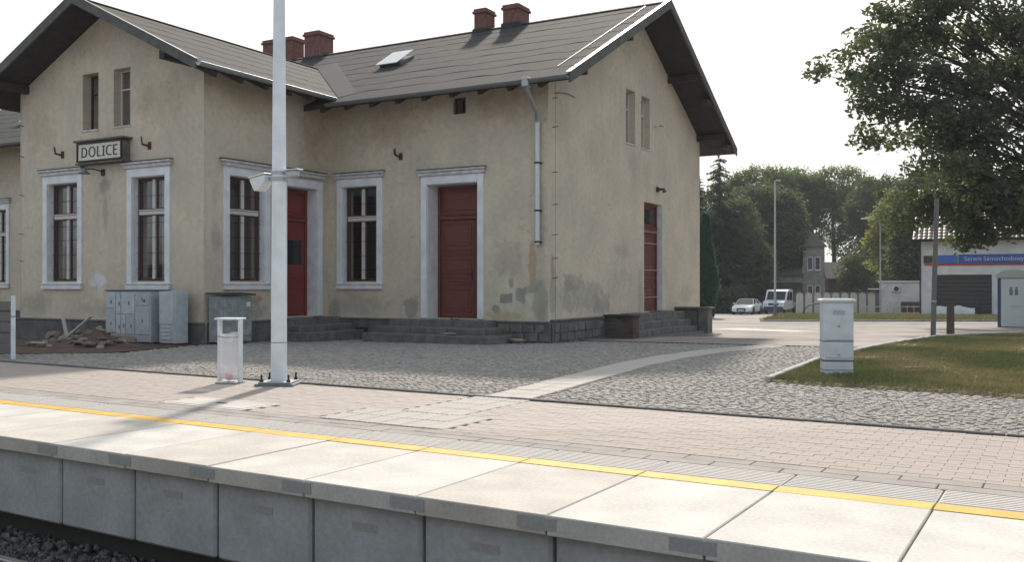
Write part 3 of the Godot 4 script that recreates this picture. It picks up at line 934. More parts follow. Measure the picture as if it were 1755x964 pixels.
func red_door(parent: Node, xf: Transform3D, w: float, h: float, deep: float, kind: int) -> Node3D:
	var n := node("door", parent, xf.origin, xf.basis)
	var m: Material = M.red_door_bright if kind == 1 else M.red_door
	var z := -deep - 0.03
	var hw := w * 0.5 - 0.02
	var b := MB.new()
	if kind < 2:
		surround(n, w, h, deep, true, 0.08 if kind == 0 else 2.13, 0.08 if kind == 0 else 0.08, kind == 0)
	var ty := h * 0.755
	# frame
	for s in [-1.0, 1.0]:
		b.box(Vector3(s * (hw - 0.035), h * 0.5 - 0.01, z), Vector3(0.07, h - 0.02, 0.10), 0.008)
	b.box(Vector3(0, h - 0.055, z), Vector3(hw * 2.0 - 0.14, 0.07, 0.10), 0.008)
	b.box(Vector3(0, ty, z + 0.015), Vector3(hw * 2.0 - 0.14, 0.10, 0.12), 0.012)
	b.box(Vector3(0, ty + 0.065, z + 0.03), Vector3(hw * 2.0 - 0.10, 0.03, 0.14), 0.008)
	obj("frame", b, m, n)
	b = MB.new()
	b.box(Vector3(0, (ty + h) * 0.5 + 0.01, z - 0.02), Vector3(hw * 2.0 - 0.15, h - ty - 0.16, 0.03), 0.0)
	b.box(Vector3(-hw * 0.02, (ty + h) * 0.5 + 0.01, z - 0.003), Vector3(hw * 2.0 - 0.34, h - ty - 0.34, 0.03), 0.012)
	obj("transom_panel", b, m, n)
	# leaves
	var split := 0.30 * w - 0.10 if kind == 0 else w * 0.5 - 0.09
	var leaves := [[-hw + 0.075, split - 0.004], [split + 0.004, hw - 0.075]] if kind == 0 else [[-hw + 0.075, hw - 0.075]]
	for lf in leaves:
		var xa: float = lf[0]
		var xb: float = lf[1]
		var yb := ty - 0.056
		b = MB.new()
		b.box(Vector3((xa + xb) * 0.5, yb * 0.5 + 0.004, z - 0.015), Vector3(xb - xa, yb - 0.008, 0.05), 0.006)
		var leaf := obj("leaf", b, m, n)
		for pr in [[0.06, 0.30], [0.335, 0.415], [0.45, 0.60], [0.635, 0.70], [0.735, 0.965]]:
			b = MB.new()
			var cy: float = yb * (pr[0] + pr[1]) * 0.5
			var sy: float = yb * (pr[1] - pr[0])
			var sx := xb - xa - 0.15
			if kind == 1 and pr[0] > 0.44: continue
			for s in [-1.0, 1.0]:
				b.box(Vector3((xa + xb) * 0.5 + s * sx * 0.5, cy, z + 0.016), Vector3(0.028, sy, 0.022), 0.008)
				b.box(Vector3((xa + xb) * 0.5, cy + s * (sy * 0.5 - 0.014), z + 0.0155), Vector3(sx - 0.03, 0.028, 0.021), 0.008)
			b.box(Vector3((xa + xb) * 0.5, cy, z + 0.012), Vector3(maxf(0.03, sx - 0.16), maxf(0.03, sy - 0.16), 0.012), 0.008)
			obj("panel", b, m, leaf)
	if kind == 1:
		b = MB.new()
		b.box(Vector3(0.05, h * 0.50, z + 0.014), Vector3(0.62, 0.62, 0.012), 0.004)
		obj("pane", b, M.car_glass, n)
	if kind == 2:
		for y in [0.40, 1.18, 1.95, 2.28]:
			b = MB.new()
			b.box(Vector3(0, y * h / 3.1, z + 0.065), Vector3(w - 0.05, 0.028, 0.03), 0.006)
			obj("bar", b, M.fence_cap, n)
		b = MB.new()
		b.box(Vector3(0, (ty + h) * 0.5 + 0.01, z + 0.016), Vector3(hw * 2.0 - 0.36, h - ty - 0.36, 0.008), 0.0)
		obj("pane", b, M.car_glass, n)
		b = MB.new()
		b.box(Vector3(w * 0.5 - 0.012, h * 0.5, -0.06), Vector3(0.02, h - 0.01, 0.19), 0.004)
		obj("jamb", b, M.trim_white, n)
	b = MB.new()
	var hx := split - 0.07 if kind == 0 else -hw + 0.16
	b.box(Vector3(hx, 1.05, z + 0.018), Vector3(0.045, 0.22, 0.016), 0.004)
	b.tube([Vector3(hx, 1.09, z + 0.02), Vector3(hx, 1.09, z + 0.07), Vector3(hx - 0.10, 1.085, z + 0.07)], [0.009, 0.009, 0.008], 6)
	obj("handle", b, M.iron, n)
	return n

func upper_window(parent: Node, xf: Transform3D, w: float, h: float, deep: float, glazed: bool, blind := false) -> void:
	var n := node("window", parent, xf.origin, xf.basis)
	var b := MB.new()
	var z := -deep
	for s in [-1.0, 1.0]:
		b.box(Vector3(s * (w * 0.5 - 0.022), h * 0.5, z), Vector3(0.04, h - 0.01, 0.05), 0.005)
	b.box(Vector3(0, 0.02, z), Vector3(w - 0.09, 0.035, 0.05), 0.005)
	b.box(Vector3(0, h - 0.025, z), Vector3(w - 0.09, 0.035, 0.05), 0.005)
	b.box(Vector3(0, h * 0.66, z + 0.004), Vector3(w - 0.09, 0.035, 0.055), 0.005)
	obj("frame", b, M.sash if glazed else M.timber_dark, n)
	if blind:
		b = MB.new()
		b.box(Vector3(0.06, h * 0.5, z - 0.06), Vector3(w - 0.22, h - 0.06, 0.02), 0.004)
		obj("blind", b, M.blind, n)
	if glazed:
		for part in [[0.04, h * 0.64], [h * 0.68, h - 0.045]]:
			b = MB.new()
			b.box(Vector3(0, (part[0] + part[1]) * 0.5, z - 0.005), Vector3(w - 0.085, part[1] - part[0], 0.006), 0.0)
			obj("pane", b, M.glass, n)
	b = MB.new()
	b.box(Vector3(0, -0.025, 0.0), Vector3(w + 0.06, 0.045, 0.05), 0.006)
	obj("sill", b, M.cornice, n)

func hook(parent: Node, at: Transform3D) -> void:
	var xf := Transform3D(at.basis * Basis.from_scale(Vector3.ONE * 0.8), at.origin)
	# rusty insulator bracket with two upturned prongs
	var n := node("bracket", parent, xf.origin, xf.basis)
	var b := MB.new()
	b.box(Vector3(0, 0, 0.015), Vector3(0.13, 0.22, 0.03), 0.008)
	b.tube([Vector3(0, -0.02, 0.02), Vector3(-0.02, 0, 0.12), Vector3(-0.03, 0.02, 0.26)], [0.035, 0.032, 0.028], 8)
	b.tube([Vector3(-0.03, 0.0, 0.12), Vector3(-0.14, 0.06, 0.16), Vector3(-0.16, 0.22, 0.17)], [0.022, 0.02, 0.018], 6)
	b.tube([Vector3(-0.02, 0.02, 0.24), Vector3(-0.02, 0.12, 0.28), Vector3(-0.03, 0.24, 0.28)], [0.022, 0.02, 0.018], 6)
	obj("iron_arm", b, M.rust, n)

func felt_rows(parent: Node, ra: Vector3, rb: Vector3, ea: Vector3, eb: Vector3, cuts: int, nrm: Vector3, from_end := 0.0) -> void:
	# strips of roofing felt: ra-rb is the ridge, ea-eb the eave; each row laps over the one below
	var rows := int(round(ra.distance_to(ea) / 0.78))
	for r in rows:
		var t0 := float(r) / rows
		var t1 := float(r + 1) / rows
		for c in cuts:
			var s0 := float(c) / cuts
			var s1 := float(c + 1) / cuts
			var b := MB.new()
			var seg := 12
			var prev := []
			for k in seg + 1:
				var s := lerpf(s0, s1, float(k) / seg)
				var up := ra.lerp(rb, s).lerp(ea.lerp(eb, s), t0)
				var tt := t1 + (rr(-0.012, 0.02) if r < rows - 1 else 0.004)
				var dn := ra.lerp(rb, s).lerp(ea.lerp(eb, s), tt)
				var cur := [up + nrm * 0.006, dn + nrm * (0.009 + rr(0, 0.004)), dn + nrm * 0.002]
				if k > 0:
					b.quad(prev[0], cur[0], cur[1], prev[1], nrm)
					b.quad(prev[1], cur[1], cur[2], prev[2], ea - ra)
				prev = cur
			obj("felt_strip", b, M["felt%d" % rng.randi_range(0, 2)], parent)

func gutter(parent: Node, a: Vector3, b2: Vector3, r: float, m: Material) -> void:
	var b := MB.new()
	var d := (b2 - a).normalized()
	var side := d.cross(Vector3.UP).normalized()
	for k in 8:
		var w0 := PI * k / 8.0
		var w1 := PI * (k + 1) / 8.0
		var p0 := side * cos(w0) * r - Vector3.UP * sin(w0) * r
		var p1 := side * cos(w1) * r - Vector3.UP * sin(w1) * r
		b.quad(a + p0, b2 + p0, b2 + p1, a + p1, p0 + p1)
		b.quad(a + p0 * 0.94, b2 + p0 * 0.94, b2 + p1 * 0.94, a + p1 * 0.94, -p0 - p1)
		b.tri(a + p0, a + p1, a, -d)
		b.tri(b2 + p0, b2 + p1, b2, d)
	for s in [-1.0, 1.0]:
		b.tube([a + side * r * s, b2 + side * r * s], [0.012, 0.012], 6)
	obj("gutter", b, m, parent)

func chimney(parent: Node, x0: float, x1: float, z0: float, z1: float, y0: float, y1: float) -> void:
	var n := node("chimney", parent)
	var b := MB.new()
	var c := Vector3((x0 + x1) * 0.5, 0, (z0 + z1) * 0.5)
	b.box(Vector3(c.x, (y0 + y1) * 0.5, c.z), Vector3(x1 - x0, y1 - y0, z1 - z0), 0.012)
	obj("shaft", b, M.brick, n)
	b = MB.new()
	b.box(Vector3(c.x, y1 + 0.035, c.z), Vector3(x1 - x0 + 0.09, 0.075, z1 - z0 + 0.09), 0.012)
	b.box(Vector3(c.x, y1 + 0.11, c.z), Vector3(x1 - x0 + 0.03, 0.075, z1 - z0 + 0.03), 0.012)
	obj("cap", b, M.brick, n)
	b = MB.new()
	b.box(Vector3(c.x, y0 + 0.10, c.z), Vector3(x1 - x0 + 0.10, 0.45, z1 - z0 + 0.10), 0.03)
	obj("flashing", b, M.felt_new, n)

func steps_at(parent: Node, xf: Transform3D, tiers: Array, cut: int) -> void:
	# each tier: [x from, x to, top, depth, foot]
	for t in tiers:
		var w: float = (t[1] - t[0]) / cut
		for k in cut:
			var b := MB.new()
			b.box(Vector3(t[0] + w * (k + 0.5), (t[2] + t[4]) * 0.5, t[3] * 0.5), Vector3(w - 0.008, t[2] - t[4], t[3] + rr(-0.012, 0.012)), 0.022)
			put("step_stone", b.mesh(), M.step_stone, parent, xf * Vector3(0, rr(-0.008, 0.004), 0), xf.basis * Basis.from_euler(Vector3(rr(-0.004, 0.004), 0, rr(-0.004, 0.004))))

func make_station() -> void:
	var S := node("station_building", self, Vector3(-10.33, 0, -18.81), Basis(Vector3.UP, deg_to_rad(1.6)))
	tag(S, "old cream plastered railway station with dark felt roof and red doors", "station")
	var base := C(0.555, 0.485, 0.385)
	var grey := C(0.30, 0.285, 0.25)
	var brown := C(0.36, 0.275, 0.185)
	var dark := C(0.20, 0.195, 0.18)
	var lime := C(0.58, 0.545, 0.43)
	var green := C(0.27, 0.28, 0.22)
	var white := C(0.66, 0.68, 0.70)
	# marks: x, y, half width, half height, colour, strength, raggedness, rectangular, softness
	plaster("plaster_main", 6.52, 6.4, -6.52, 11, base, [
		[-4.6, 5.3, 1.3, 0.7, brown, 0.6, 1.4, false, 0.7], [-1.2, 5.5, 1.2, 0.5, brown, 0.55, 1.4, false, 0.7], [-6.2, 5.2, 0.5, 1.2, brown, 0.3, 1.2, false, 0.7],
		[-5.4, 0.75, 1.2, 0.3, grey, 0.45, 1.2, false, 0.6], [-3.85, 0.72, 0.22, 0.3, dark, 0.55, 1.4, true, 0.3], [-6.3, 0.7, 0.3, 0.35, green, 0.6, 1.0, false, 0.6],
		[-1.05, 1.85, 0.42, 0.55, grey, 0.45, 1.2, true, 0.4], [-0.75, 0.95, 0.75, 0.55, lime, 0.8, 1.3, true, 0.25], [-0.42, 1.75, 0.12, 0.6, brown, 0.75, 1.2, false, 0.3],
		[-1.12, 0.98, 0.17, 0.11, dark, 0.75, 0.9, true, 0.1], [-0.72, 1.05, 0.13, 0.2, grey, 0.8, 1.0, true, 0.12], [-1.4, 0.72, 0.12, 0.1, dark, 0.6, 1.0, false, 0.2], [-0.98, 1.35, 0.07, 0.12, grey, 0.8, 1.0, false, 0.2],
		[-0.20, 0.9, 0.22, 0.6, green, 0.6, 0.9, false, 0.3], [-0.45, 1.2, 0.2, 0.1, green, 0.6, 1.2, false, 0.3], [-0.2, 2.0, 0.14, 1.9, grey, 0.35, 0.8, false, 0.4], [-1.2, 0.55, 0.6, 0.14, C(0.40, 0.33, 0.17), 0.6, 1.4, false, 0.4]])
	plaster("plaster_gable", 11.0, 9.2, 0.0, 12, base, [
		[1.9, 1.0, 1.35, 0.42, grey, 0.6, 1.3, true, 0.35], [1.3, 1.35, 0.65, 0.22, grey, 0.6, 1.2, true, 0.3], [3.0, 0.8, 0.6, 0.25, grey, 0.6, 1.2, true, 0.25],
		[0.25, 1.1, 0.2, 0.6, green, 0.5, 1.0, false, 0.3], [0.2, 1.75, 0.10, 0.35, brown, 0.7, 1.0, false, 0.3], [4.3, 2.2, 0.7, 0.25, grey, 0.35, 1.5, false, 0.6], [4.6, 1.5, 0.8, 0.28, grey, 0.35, 1.5, false, 0.6], [5.7, 1.0, 0.25, 0.8, grey, 0.5, 0.9, false, 0.4],
		[2.5, 4.6, 0.9, 0.4, grey, 0.22, 1.5, false, 0.7], [5.2, 4.6, 0.35, 0.7, grey, 0.30, 1.2, false, 0.6], [6.2, 4.5, 0.35, 0.7, grey, 0.30, 1.2, false, 0.6], [9.6, 1.0, 1.1, 0.35, grey, 0.3, 1.3, false, 0.6], [5.4, 7.9, 1.2, 0.5, brown, 0.25, 1.3, false, 0.7], [0.6, 5.3, 0.6, 0.9, brown, 0.22, 1.3, false, 0.7]])
	plaster("plaster_wing", 6.72, 8.2, -13.24, 13, base, [
		[-9.9, 3.72, 0.26, 0.26, dark, 0.55, 0.9, false, 0.5], [-9.88, 3.0, 0.12, 0.65, grey, 0.5, 0.8, false, 0.5], [-10.15, 1.42, 0.36, 0.22, white, 0.75, 1.6, false, 0.4], [-10.05, 1.2, 0.1, 0.3, white, 0.35, 1.2, false, 0.5],
		[-8.0, 5.6, 1.2, 0.7, brown, 0.45, 1.4, false, 0.7], [-12.3, 5.2, 0.8, 0.7, brown, 0.42, 1.4, false, 0.7], [-10.3, 7.2, 1.0, 0.5, brown, 0.4, 1.3, false, 0.7], [-12.6, 0.8, 0.9, 0.35, grey, 0.45, 1.2, false, 0.6], [-9.6, 0.7, 1.6, 0.25, grey, 0.4, 1.3, false, 0.6], [-7.0, 0.9, 0.5, 0.5, C(0.48, 0.40, 0.24), 0.4, 1.2, false, 0.6], [-9.9, 4.4, 1.0, 0.25, brown, 0.35, 1.0, false, 0.6]])
	plaster("plaster_side", 4.22, 6.4, -4.22, 14, base, [
		[-3.85, 2.35, 0.22, 0.4, grey, 0.5, 1.0, false, 0.5], [-3.9, 3.3, 0.12, 0.35, grey, 0.35, 1.0, false, 0.5], [-2.9, 0.72, 0.7, 0.32, grey, 0.6, 1.3, false, 0.4], [-2.6, 0.95, 0.2, 0.12, C(0.36, 0.22, 0.16), 0.6, 1.2, false, 0.4], [-0.6, 5.0, 0.7, 1.1, brown, 0.6, 1.2, false, 0.7], [-2.8, 5.6, 1.3, 0.5, brown, 0.55, 1.3, false, 0.7]])
	plaster("plaster_far", 14.0, 6.4, -27.2, 15, base, [[-20.5, 5.2, 2.5, 0.8, brown, 0.4, 1.4, false, 0.7]])
	var RX := Basis(Vector3.UP, PI / 2)
	var fMain := Transform3D(Basis.IDENTITY, Vector3(0, 0, 0))
	var fWing := Transform3D(Basis.IDENTITY, Vector3(0, 0, 4.22))
	var fSide := Transform3D(RX, Vector3(-6.52, 0, 0))
	var fGab := Transform3D(RX, Vector3(0, 0, 0))
	# openings: centre, foot, width, height
	var rect := func(c: float, y: float, w: float, h: float) -> Rect2: return Rect2(c - w * 0.5, y, w, h)
	var oMain := [rect.call(-5.475, 1.38, 1.13, 2.46), rect.call(-2.63, 0.47, 1.47, 3.30), rect.call(-2.42, 5.44, 0.36, 0.40)]
	var oSide := [rect.call(-2.90, 1.38, 1.14, 2.46), rect.call(-1.00, 0.49, 1.15, 3.28)]
	var oWing := [rect.call(-11.50, 1.38, 1.20, 2.46), rect.call(-8.335, 1.38, 1.14, 2.46), rect.call(-10.44, 5.10, 0.60, 1.38), rect.call(-9.28, 5.10, 0.60, 1.38)]
	var oGab := [rect.call(6.70, 0.52, 1.45, 3.15), rect.call(4.98, 5.20, 0.66, 1.48), rect.call(6.10, 5.20, 0.66, 1.48)]
	var oFar := [rect.call(-21.1, 1.38, 1.15, 2.46), rect.call(-24.2, 1.38, 1.15, 2.46)]
	wall(S, fMain, -0.2, [Vector2(-6.52, 6.19), Vector2(0, 6.19)], oMain, M.plaster_main, 6.52, 6.4)
	wall(S, fSide, -0.2, [Vector2(-4.22, 6.2), Vector2(0, 6.2)], oSide, M.plaster_side, 4.22, 6.4)
	wall(S, fWing, -0.2, [Vector2(-13.24, 6.27), Vector2(-9.88, 7.91), Vector2(-6.52, 6.27)], oWing, M.plaster_wing, 6.72, 8.2)
	wall(S, fGab, -0.5, [Vector2(0, 6.19), Vector2(5.4, 8.95), Vector2(11.0, 6.09)], oGab, M.plaster_gable, 11.0, 9.2)
	wall(S, fMain, -0.2, [Vector2(-27.2, 6.19), Vector2(-13.24, 6.19)], oFar, M.plaster_far, 14.0, 6.4)
	wall(S, Transform3D(Basis(Vector3.UP, -PI / 2), Vector3(-13.24, 0, 0)), -0.2, [Vector2(0, 6.2), Vector2(4.22, 6.2)], [], M.plaster_side, 4.22, 6.4)
	wall(S, Transform3D(Basis(Vector3.UP, PI), Vector3(0, 0, -11.0)), -1.0, [Vector2(0, 6.09), Vector2(27.2, 6.09)], [], M.plaster_far, 27.2, 6.4)
	wall(S, Transform3D(Basis(Vector3.UP, -PI / 2), Vector3(-27.2, 0, 0)), -0.6, [Vector2(-11.0, 6.09), Vector2(-5.4, 8.95), Vector2(0, 6.19)], [], M.plaster_far, 11.0, 9.2)
	var b := MB.new()
	b.box(Vector3(-13.6, 0.40, -5.5), Vector3(26.2, 0.1, 10.0), 0.0)
	b.box(Vector3(-9.88, 0.40, 1.9), Vector3(5.7, 0.1, 3.7), 0.0)
	b.box(Vector3(-13.6, 4.55, -5.5), Vector3(26.2, 0.1, 10.0), 0.0)
	b.box(Vector3(-9.88, 4.55, 1.9), Vector3(5.7, 0.1, 3.7), 0.0)
	b.box(Vector3(-13.6, 2.5, -4.6), Vector3(26.2, 4.0, 0.1), 0.0)
	b.box(Vector3(-9.88, 2.5, 0.2), Vector3(5.7, 4.0, 0.1), 0.0)
	obj("floor", b, M.interior, S)
	# windows and doors
	window(S, fMain * Transform3D(Basis.IDENTITY, Vector3(-5.475, 1.38, 0)), 1.13, 2.46)
	window(S, fSide * Transform3D(Basis.IDENTITY, Vector3(-2.90, 1.38, 0)), 1.14, 2.46, 0.15, 0, 0.10, -0.05, false)
	window(S, fWing * Transform3D(Basis.IDENTITY, Vector3(-11.50, 1.38, 0)), 1.20, 2.46, 0.15, 2)
	window(S, fWing * Transform3D(Basis.IDENTITY, Vector3(-8.335, 1.38, 0)), 1.14, 2.46, 0.15, 2)
	window(S, fMain * Transform3D(Basis.IDENTITY, Vector3(-21.1, 1.38, 0)), 1.15, 2.46, 0.15, 2)
	window(S, fMain * Transform3D(Basis.IDENTITY, Vector3(-24.2, 1.38, 0)), 1.15, 2.46)
	red_door(S, fMain * Transform3D(Basis.IDENTITY, Vector3(-2.63, 0.47, 0)), 1.47, 3.30, 0.46, 0)
	red_door(S, fSide * Transform3D(Basis.IDENTITY, Vector3(-1.00, 0.49, 0)), 1.15, 3.28, 0.34, 1)
	red_door(S, fGab * Transform3D(Basis.IDENTITY, Vector3(6.70, 0.52, 0)), 1.45, 3.15, 0.16, 2)
	# one cornice runs over the side window and the side door
	b = MB.new()
	b.box(fSide * Vector3(-1.97, 4.085, 0.045), (fSide.basis * Vector3(3.48, 0.085, 0.09)).abs(), 0.0)
	b.box(fSide * Vector3(-1.97, 4.155, 0.065), (fSide.basis * Vector3(3.58, 0.052, 0.13)).abs(), 0.012)
	obj("cornice", b, M.cornice, S)
	b = MB.new()
	b.box(fSide * Vector3(-1.97, 4.197, 0.06), (fSide.basis * Vector3(3.60, 0.03, 0.14)).abs(), 0.008)
	obj("weathered_edge", b, M.moss, S)
	upper_window(S, fWing * Transform3D(Basis.IDENTITY, Vector3(-10.44, 5.10, 0)), 0.60, 1.38, 0.26, false)
	upper_window(S, fWing * Transform3D(Basis.IDENTITY, Vector3(-9.28, 5.10, 0)), 0.60, 1.38, 0.22, true)
	upper_window(S, fGab * Transform3D(Basis.IDENTITY, Vector3(4.98, 5.20, 0)), 0.66, 1.48, 0.20, true, true)
	upper_window(S, fGab * Transform3D(Basis.IDENTITY, Vector3(6.10, 5.20, 0)), 0.66, 1.48, 0.20, true, true)
	var sw := node("window", S, Vector3(-2.42, 5.44, 0))
	b = MB.new()
	for s in [-1.0, 1.0]:
		b.box(Vector3(s * 0.155, 0.2, -0.10), Vector3(0.05, 0.40, 0.08), 0.006)
		b.box(Vector3(0, 0.2 + s * 0.175, -0.10), Vector3(0.26, 0.05, 0.08), 0.006)
	obj("frame", b, M.rust, sw)
	# plinth with a ledge, and two cellar openings
	var pl := [[Vector3(-6.52, 0, 0), Vector3(0.07, 0, 0)], [Vector3(-13.31, 0, 4.22), Vector3(-6.45, 0, 4.22)], [Vector3(-27.2, 0, 0), Vector3(-13.24, 0, 0)]]
	for q in pl:
		b = MB.new()
		var cx: float = (q[0].x + q[1].x) * 0.5
		var ln: float = q[1].x - q[0].x
		b.box(Vector3(cx, -0.10, q[0].z + 0.035), Vector3(ln, 1.0, 0.07), 0.012)
		b.box(Vector3(cx, 0.42, q[0].z + 0.05), Vector3(ln, 0.05, 0.10), 0.015)
		obj("plinth", b, M.plinth, S)
	b = MB.new()
	b.box(Vector3(-6.485, -0.10, 2.11), Vector3(0.07, 0.996, 4.05), 0.012)
	b.box(Vector3(-6.47, 0.42, 2.11), Vector3(0.10, 0.046, 4.05), 0.015)
	obj("plinth", b, M.plinth, S)
	b = MB.new()
	b.box(Vector3(0.035, -0.15, -5.55), Vector3(0.07, 1.16, 10.95), 0.012)
	b.box(Vector3(0.05, 0.46, -5.55), Vector3(0.10, 0.05, 10.95), 0.015)
	obj("plinth", b, M.plinth, S)
	for q in [[-5.35, 0.42], [-0.75, 0.3]]:
		b = MB.new()
		b.box(Vector3(q[0], 0.14, 0.072), Vector3(q[1], 0.13, 0.012), 0.0)
		obj("cellar_opening", b, M.iron, S)
	# rough stones showing where the plinth has lost its render
	var shp := []
	for k in 4:
		var sb := MB.new()
		sb.box(Vector3.ZERO, Vector3(rr(0.92, 1.0), rr(0.9, 1.0), 0.12), 0.03)
		shp.append(sb.mesh())
	for face in [[fMain, -1.35, 0.06], [fGab, 0.10, 3.02]]:
		var fx: Transform3D = face[0]
		for r in 3:
			var x: float = face[1] + rr(0, 0.1)
			while x < face[2] - 0.12:
				var w := minf(rr(0.22, 0.46), face[2] - x)
				var hgt := 0.195
				put("plinth_stone", shp[rng.randi_range(0, 3)], M[["step_stone", "plinth", "step_stone"][rng.randi_range(0, 2)]], S, fx * Vector3(x + w * 0.5, -0.12 + r * 0.20, 0.03 + rr(0, 0.025)), fx.basis * Basis.from_euler(Vector3(rr(-0.03, 0.03), rr(-0.03, 0.03), rr(-0.03, 0.03))) * Basis.from_scale(Vector3(w, hgt, 1)))
				x += w + 0.012
	# roof
	var roof := node("roof", S)
	var nF := Vector3(0, 1, 0.512).normalized()
	var nB := Vector3(0, 1, -0.512).normalized()
	var nR := Vector3(0.487, 1, 0).normalized()
	var nL := Vector3(-0.487, 1, 0).normalized()
	var xr := 1.0
	b = MB.new()
	b.slab([Vector3(-28.0, 9.1, -5.4), Vector3(xr, 9.1, -5.4), Vector3(xr, 5.85, 0.95), Vector3(-28.0, 5.85, 0.95)], Vector3(0, -0.13, 0))
	b.slab([Vector3(-28.0, 9.1, -5.4), Vector3(xr, 9.1, -5.4), Vector3(xr, 5.80, -11.84), Vector3(-28.0, 5.80, -11.84)], Vector3(0, -0.13, 0))
	b.slab([Vector3(-9.88, 8.06, 5.12), Vector3(-5.75, 6.05, 5.12), Vector3(-5.75, 6.05, 0.50), Vector3(-9.88, 8.06, -3.45)], Vector3(0, -0.13, 0))
	b.slab([Vector3(-9.88, 8.06, 5.12), Vector3(-14.01, 6.05, 5.12), Vector3(-14.01, 6.05, 0.50), Vector3(-9.88, 8.06, -3.45)], Vector3(0, -0.13, 0))
	obj("deck", b, M.timber_dark, roof)
	felt_rows(roof, Vector3(-28.0, 9.1, -5.4), Vector3(-12.0, 9.1, -5.4), Vector3(-28.0, 5.85, 0.95), Vector3(-12.0, 5.85, 0.95), 2, nF)
	felt_rows(roof, Vector3(-12.0, 9.1, -5.4), Vector3(xr, 9.1, -5.4), Vector3(-12.0, 5.85, 0.95), Vector3(xr, 5.85, 0.95), 2, nF)
	felt_rows(roof, Vector3(-28.0, 9.1, -5.4), Vector3(xr, 9.1, -5.4), Vector3(-28.0, 5.80, -11.84), Vector3(xr, 5.80, -11.84), 3, nB)
	felt_rows(roof, Vector3(-9.88, 8.06, 5.12), Vector3(-9.88, 8.06, -3.42), Vector3(-5.75, 6.05, 5.12), Vector3(-5.75, 6.05, 0.55), 2, nR)
	felt_rows(roof, Vector3(-9.88, 8.06, 5.12), Vector3(-9.88, 8.06, -3.42), Vector3(-14.01, 6.05, 5.12), Vector3(-14.01, 6.05, 0.55), 2, nL)
	# ridge and valley strips
	b = MB.new()
	b.slab([Vector3(-28.0, 9.13, -5.4), Vector3(xr, 9.13, -5.4), Vector3(xr, 9.05, -5.22), Vector3(-28.0, 9.05, -5.22)], Vector3(0, -0.008, 0))
	b.slab([Vector3(-28.0, 9.13, -5.4), Vector3(xr, 9.13, -5.4), Vector3(xr, 9.05, -5.58), Vector3(-28.0, 9.05, -5.58)], Vector3(0, -0.008, 0))
	obj("ridge_strip", b, M.felt2, roof)
	b = MB.new()
	b.slab([Vector3(-9.88, 8.09, 5.12), Vector3(-9.88, 8.09, -3.42), Vector3(-9.70, 8.02, -3.42), Vector3(-9.70, 8.02, 5.12)], Vector3(0, -0.008, 0))
	b.slab([Vector3(-9.88, 8.09, 5.12), Vector3(-9.88, 8.09, -3.42), Vector3(-10.06, 8.02, -3.42), Vector3(-10.06, 8.02, 5.12)], Vector3(0, -0.008, 0))
	obj("ridge_strip", b, M.felt2, roof)
	b = MB.new()
	b.slab([Vector3(-9.88, 8.092, -3.40), Vector3(-9.45, 8.31, -3.82), Vector3(-5.30, 6.18, 0.34), Vector3(-5.72, 6.068, 0.56)], Vector3(0, -0.01, 0))
	obj("valley_strip", b, M.felt_new, roof)
	# barge boards and flashing along the verges
	for v in [[Vector3(xr, 9.1, -5.4), Vector3(xr, 5.85, 0.95), 1.0], [Vector3(xr, 9.1, -5.4), Vector3(xr, 5.80, -11.84), 1.0]]:
		b = MB.new()
		b.slab([v[0] + Vector3(0.03, 0.05, 0), v[0] + Vector3(-0.02, 0.05, 0), v[1] + Vector3(-0.02, 0.05, 0), v[1] + Vector3(0.03, 0.05, 0)], Vector3(0, -0.24, 0))
		obj("barge_board", b, M.barge, roof)
	b = MB.new()
	b.slab([Vector3(xr + 0.04, 9.155, -5.4), Vector3(xr - 0.08, 9.155, -5.4), Vector3(xr - 0.08, 5.905, 0.97), Vector3(xr + 0.04, 5.905, 0.97)], Vector3(0, -0.012, 0))
	obj("verge_flashing", b, M.zinc, roof)
	b = MB.new()
	b.slab([Vector3(xr - 0.62, 9.105, -5.36), Vector3(xr - 0.65, 9.105, -5.36), Vector3(xr - 0.65, 6.235, 0.25), Vector3(xr - 0.62, 6.235, 0.25)], Vector3(0, -0.02, 0))
	obj("verge_batten", b, M.zinc_dull, roof)
	for v in [[Vector3(-9.88, 8.06, 5.12), Vector3(-5.75, 6.05, 5.12)], [Vector3(-9.88, 8.06, 5.12), Vector3(-14.01, 6.05, 5.12)]]:
		b = MB.new()
		b.slab([v[0] + Vector3(0, 0.05, 0.03), v[0] + Vector3(0, 0.05, -0.02), v[1] + Vector3(0, 0.05, -0.02), v[1] + Vector3(0, 0.05, 0.03)], Vector3(0, -0.22, 0))
		obj("barge_board", b, M.barge, roof)
		b = MB.new()
		b.slab([v[0] + Vector3(0, 0.062, 0.04), v[0] + Vector3(0, 0.062, -0.06), v[1] + Vector3(0, 0.062, -0.06), v[1] + Vector3(0, 0.062, 0.04)], Vector3(0, -0.01, 0))
		obj("verge_flashing", b, M.zinc_dull, roof)
	# purlin ends under the overhangs
	for z in [-0.15, -2.9, -8.0, -10.75]:
		b = MB.new()
		var y: float = 9.1 - 0.512 * absf(z + 5.4) - 0.13 - 0.11
		b.box(Vector3(0.42, y, z), Vector3(0.95, 0.20, 0.16), 0.01)
		obj("purlin", b, M.timber_dark, roof)
	for z in [-11.35, -9.2]:
		b = MB.new()
		b.box(Vector3(0.86, 9.1 - 0.512 * absf(z + 5.4) - 0.22, z), Vector3(0.22, 0.12, 0.9), 0.01)
		obj("blocking", b, M.timber_dark, roof)
	for x in [-12.95, -6.85]:
		b = MB.new()
		b.box(Vector3(x, 8.06 - 0.487 * absf(x + 9.88) - 0.245, 4.66), Vector3(0.17, 0.20, 0.9), 0.01)
		obj("purlin", b, M.timber_dark, roof)
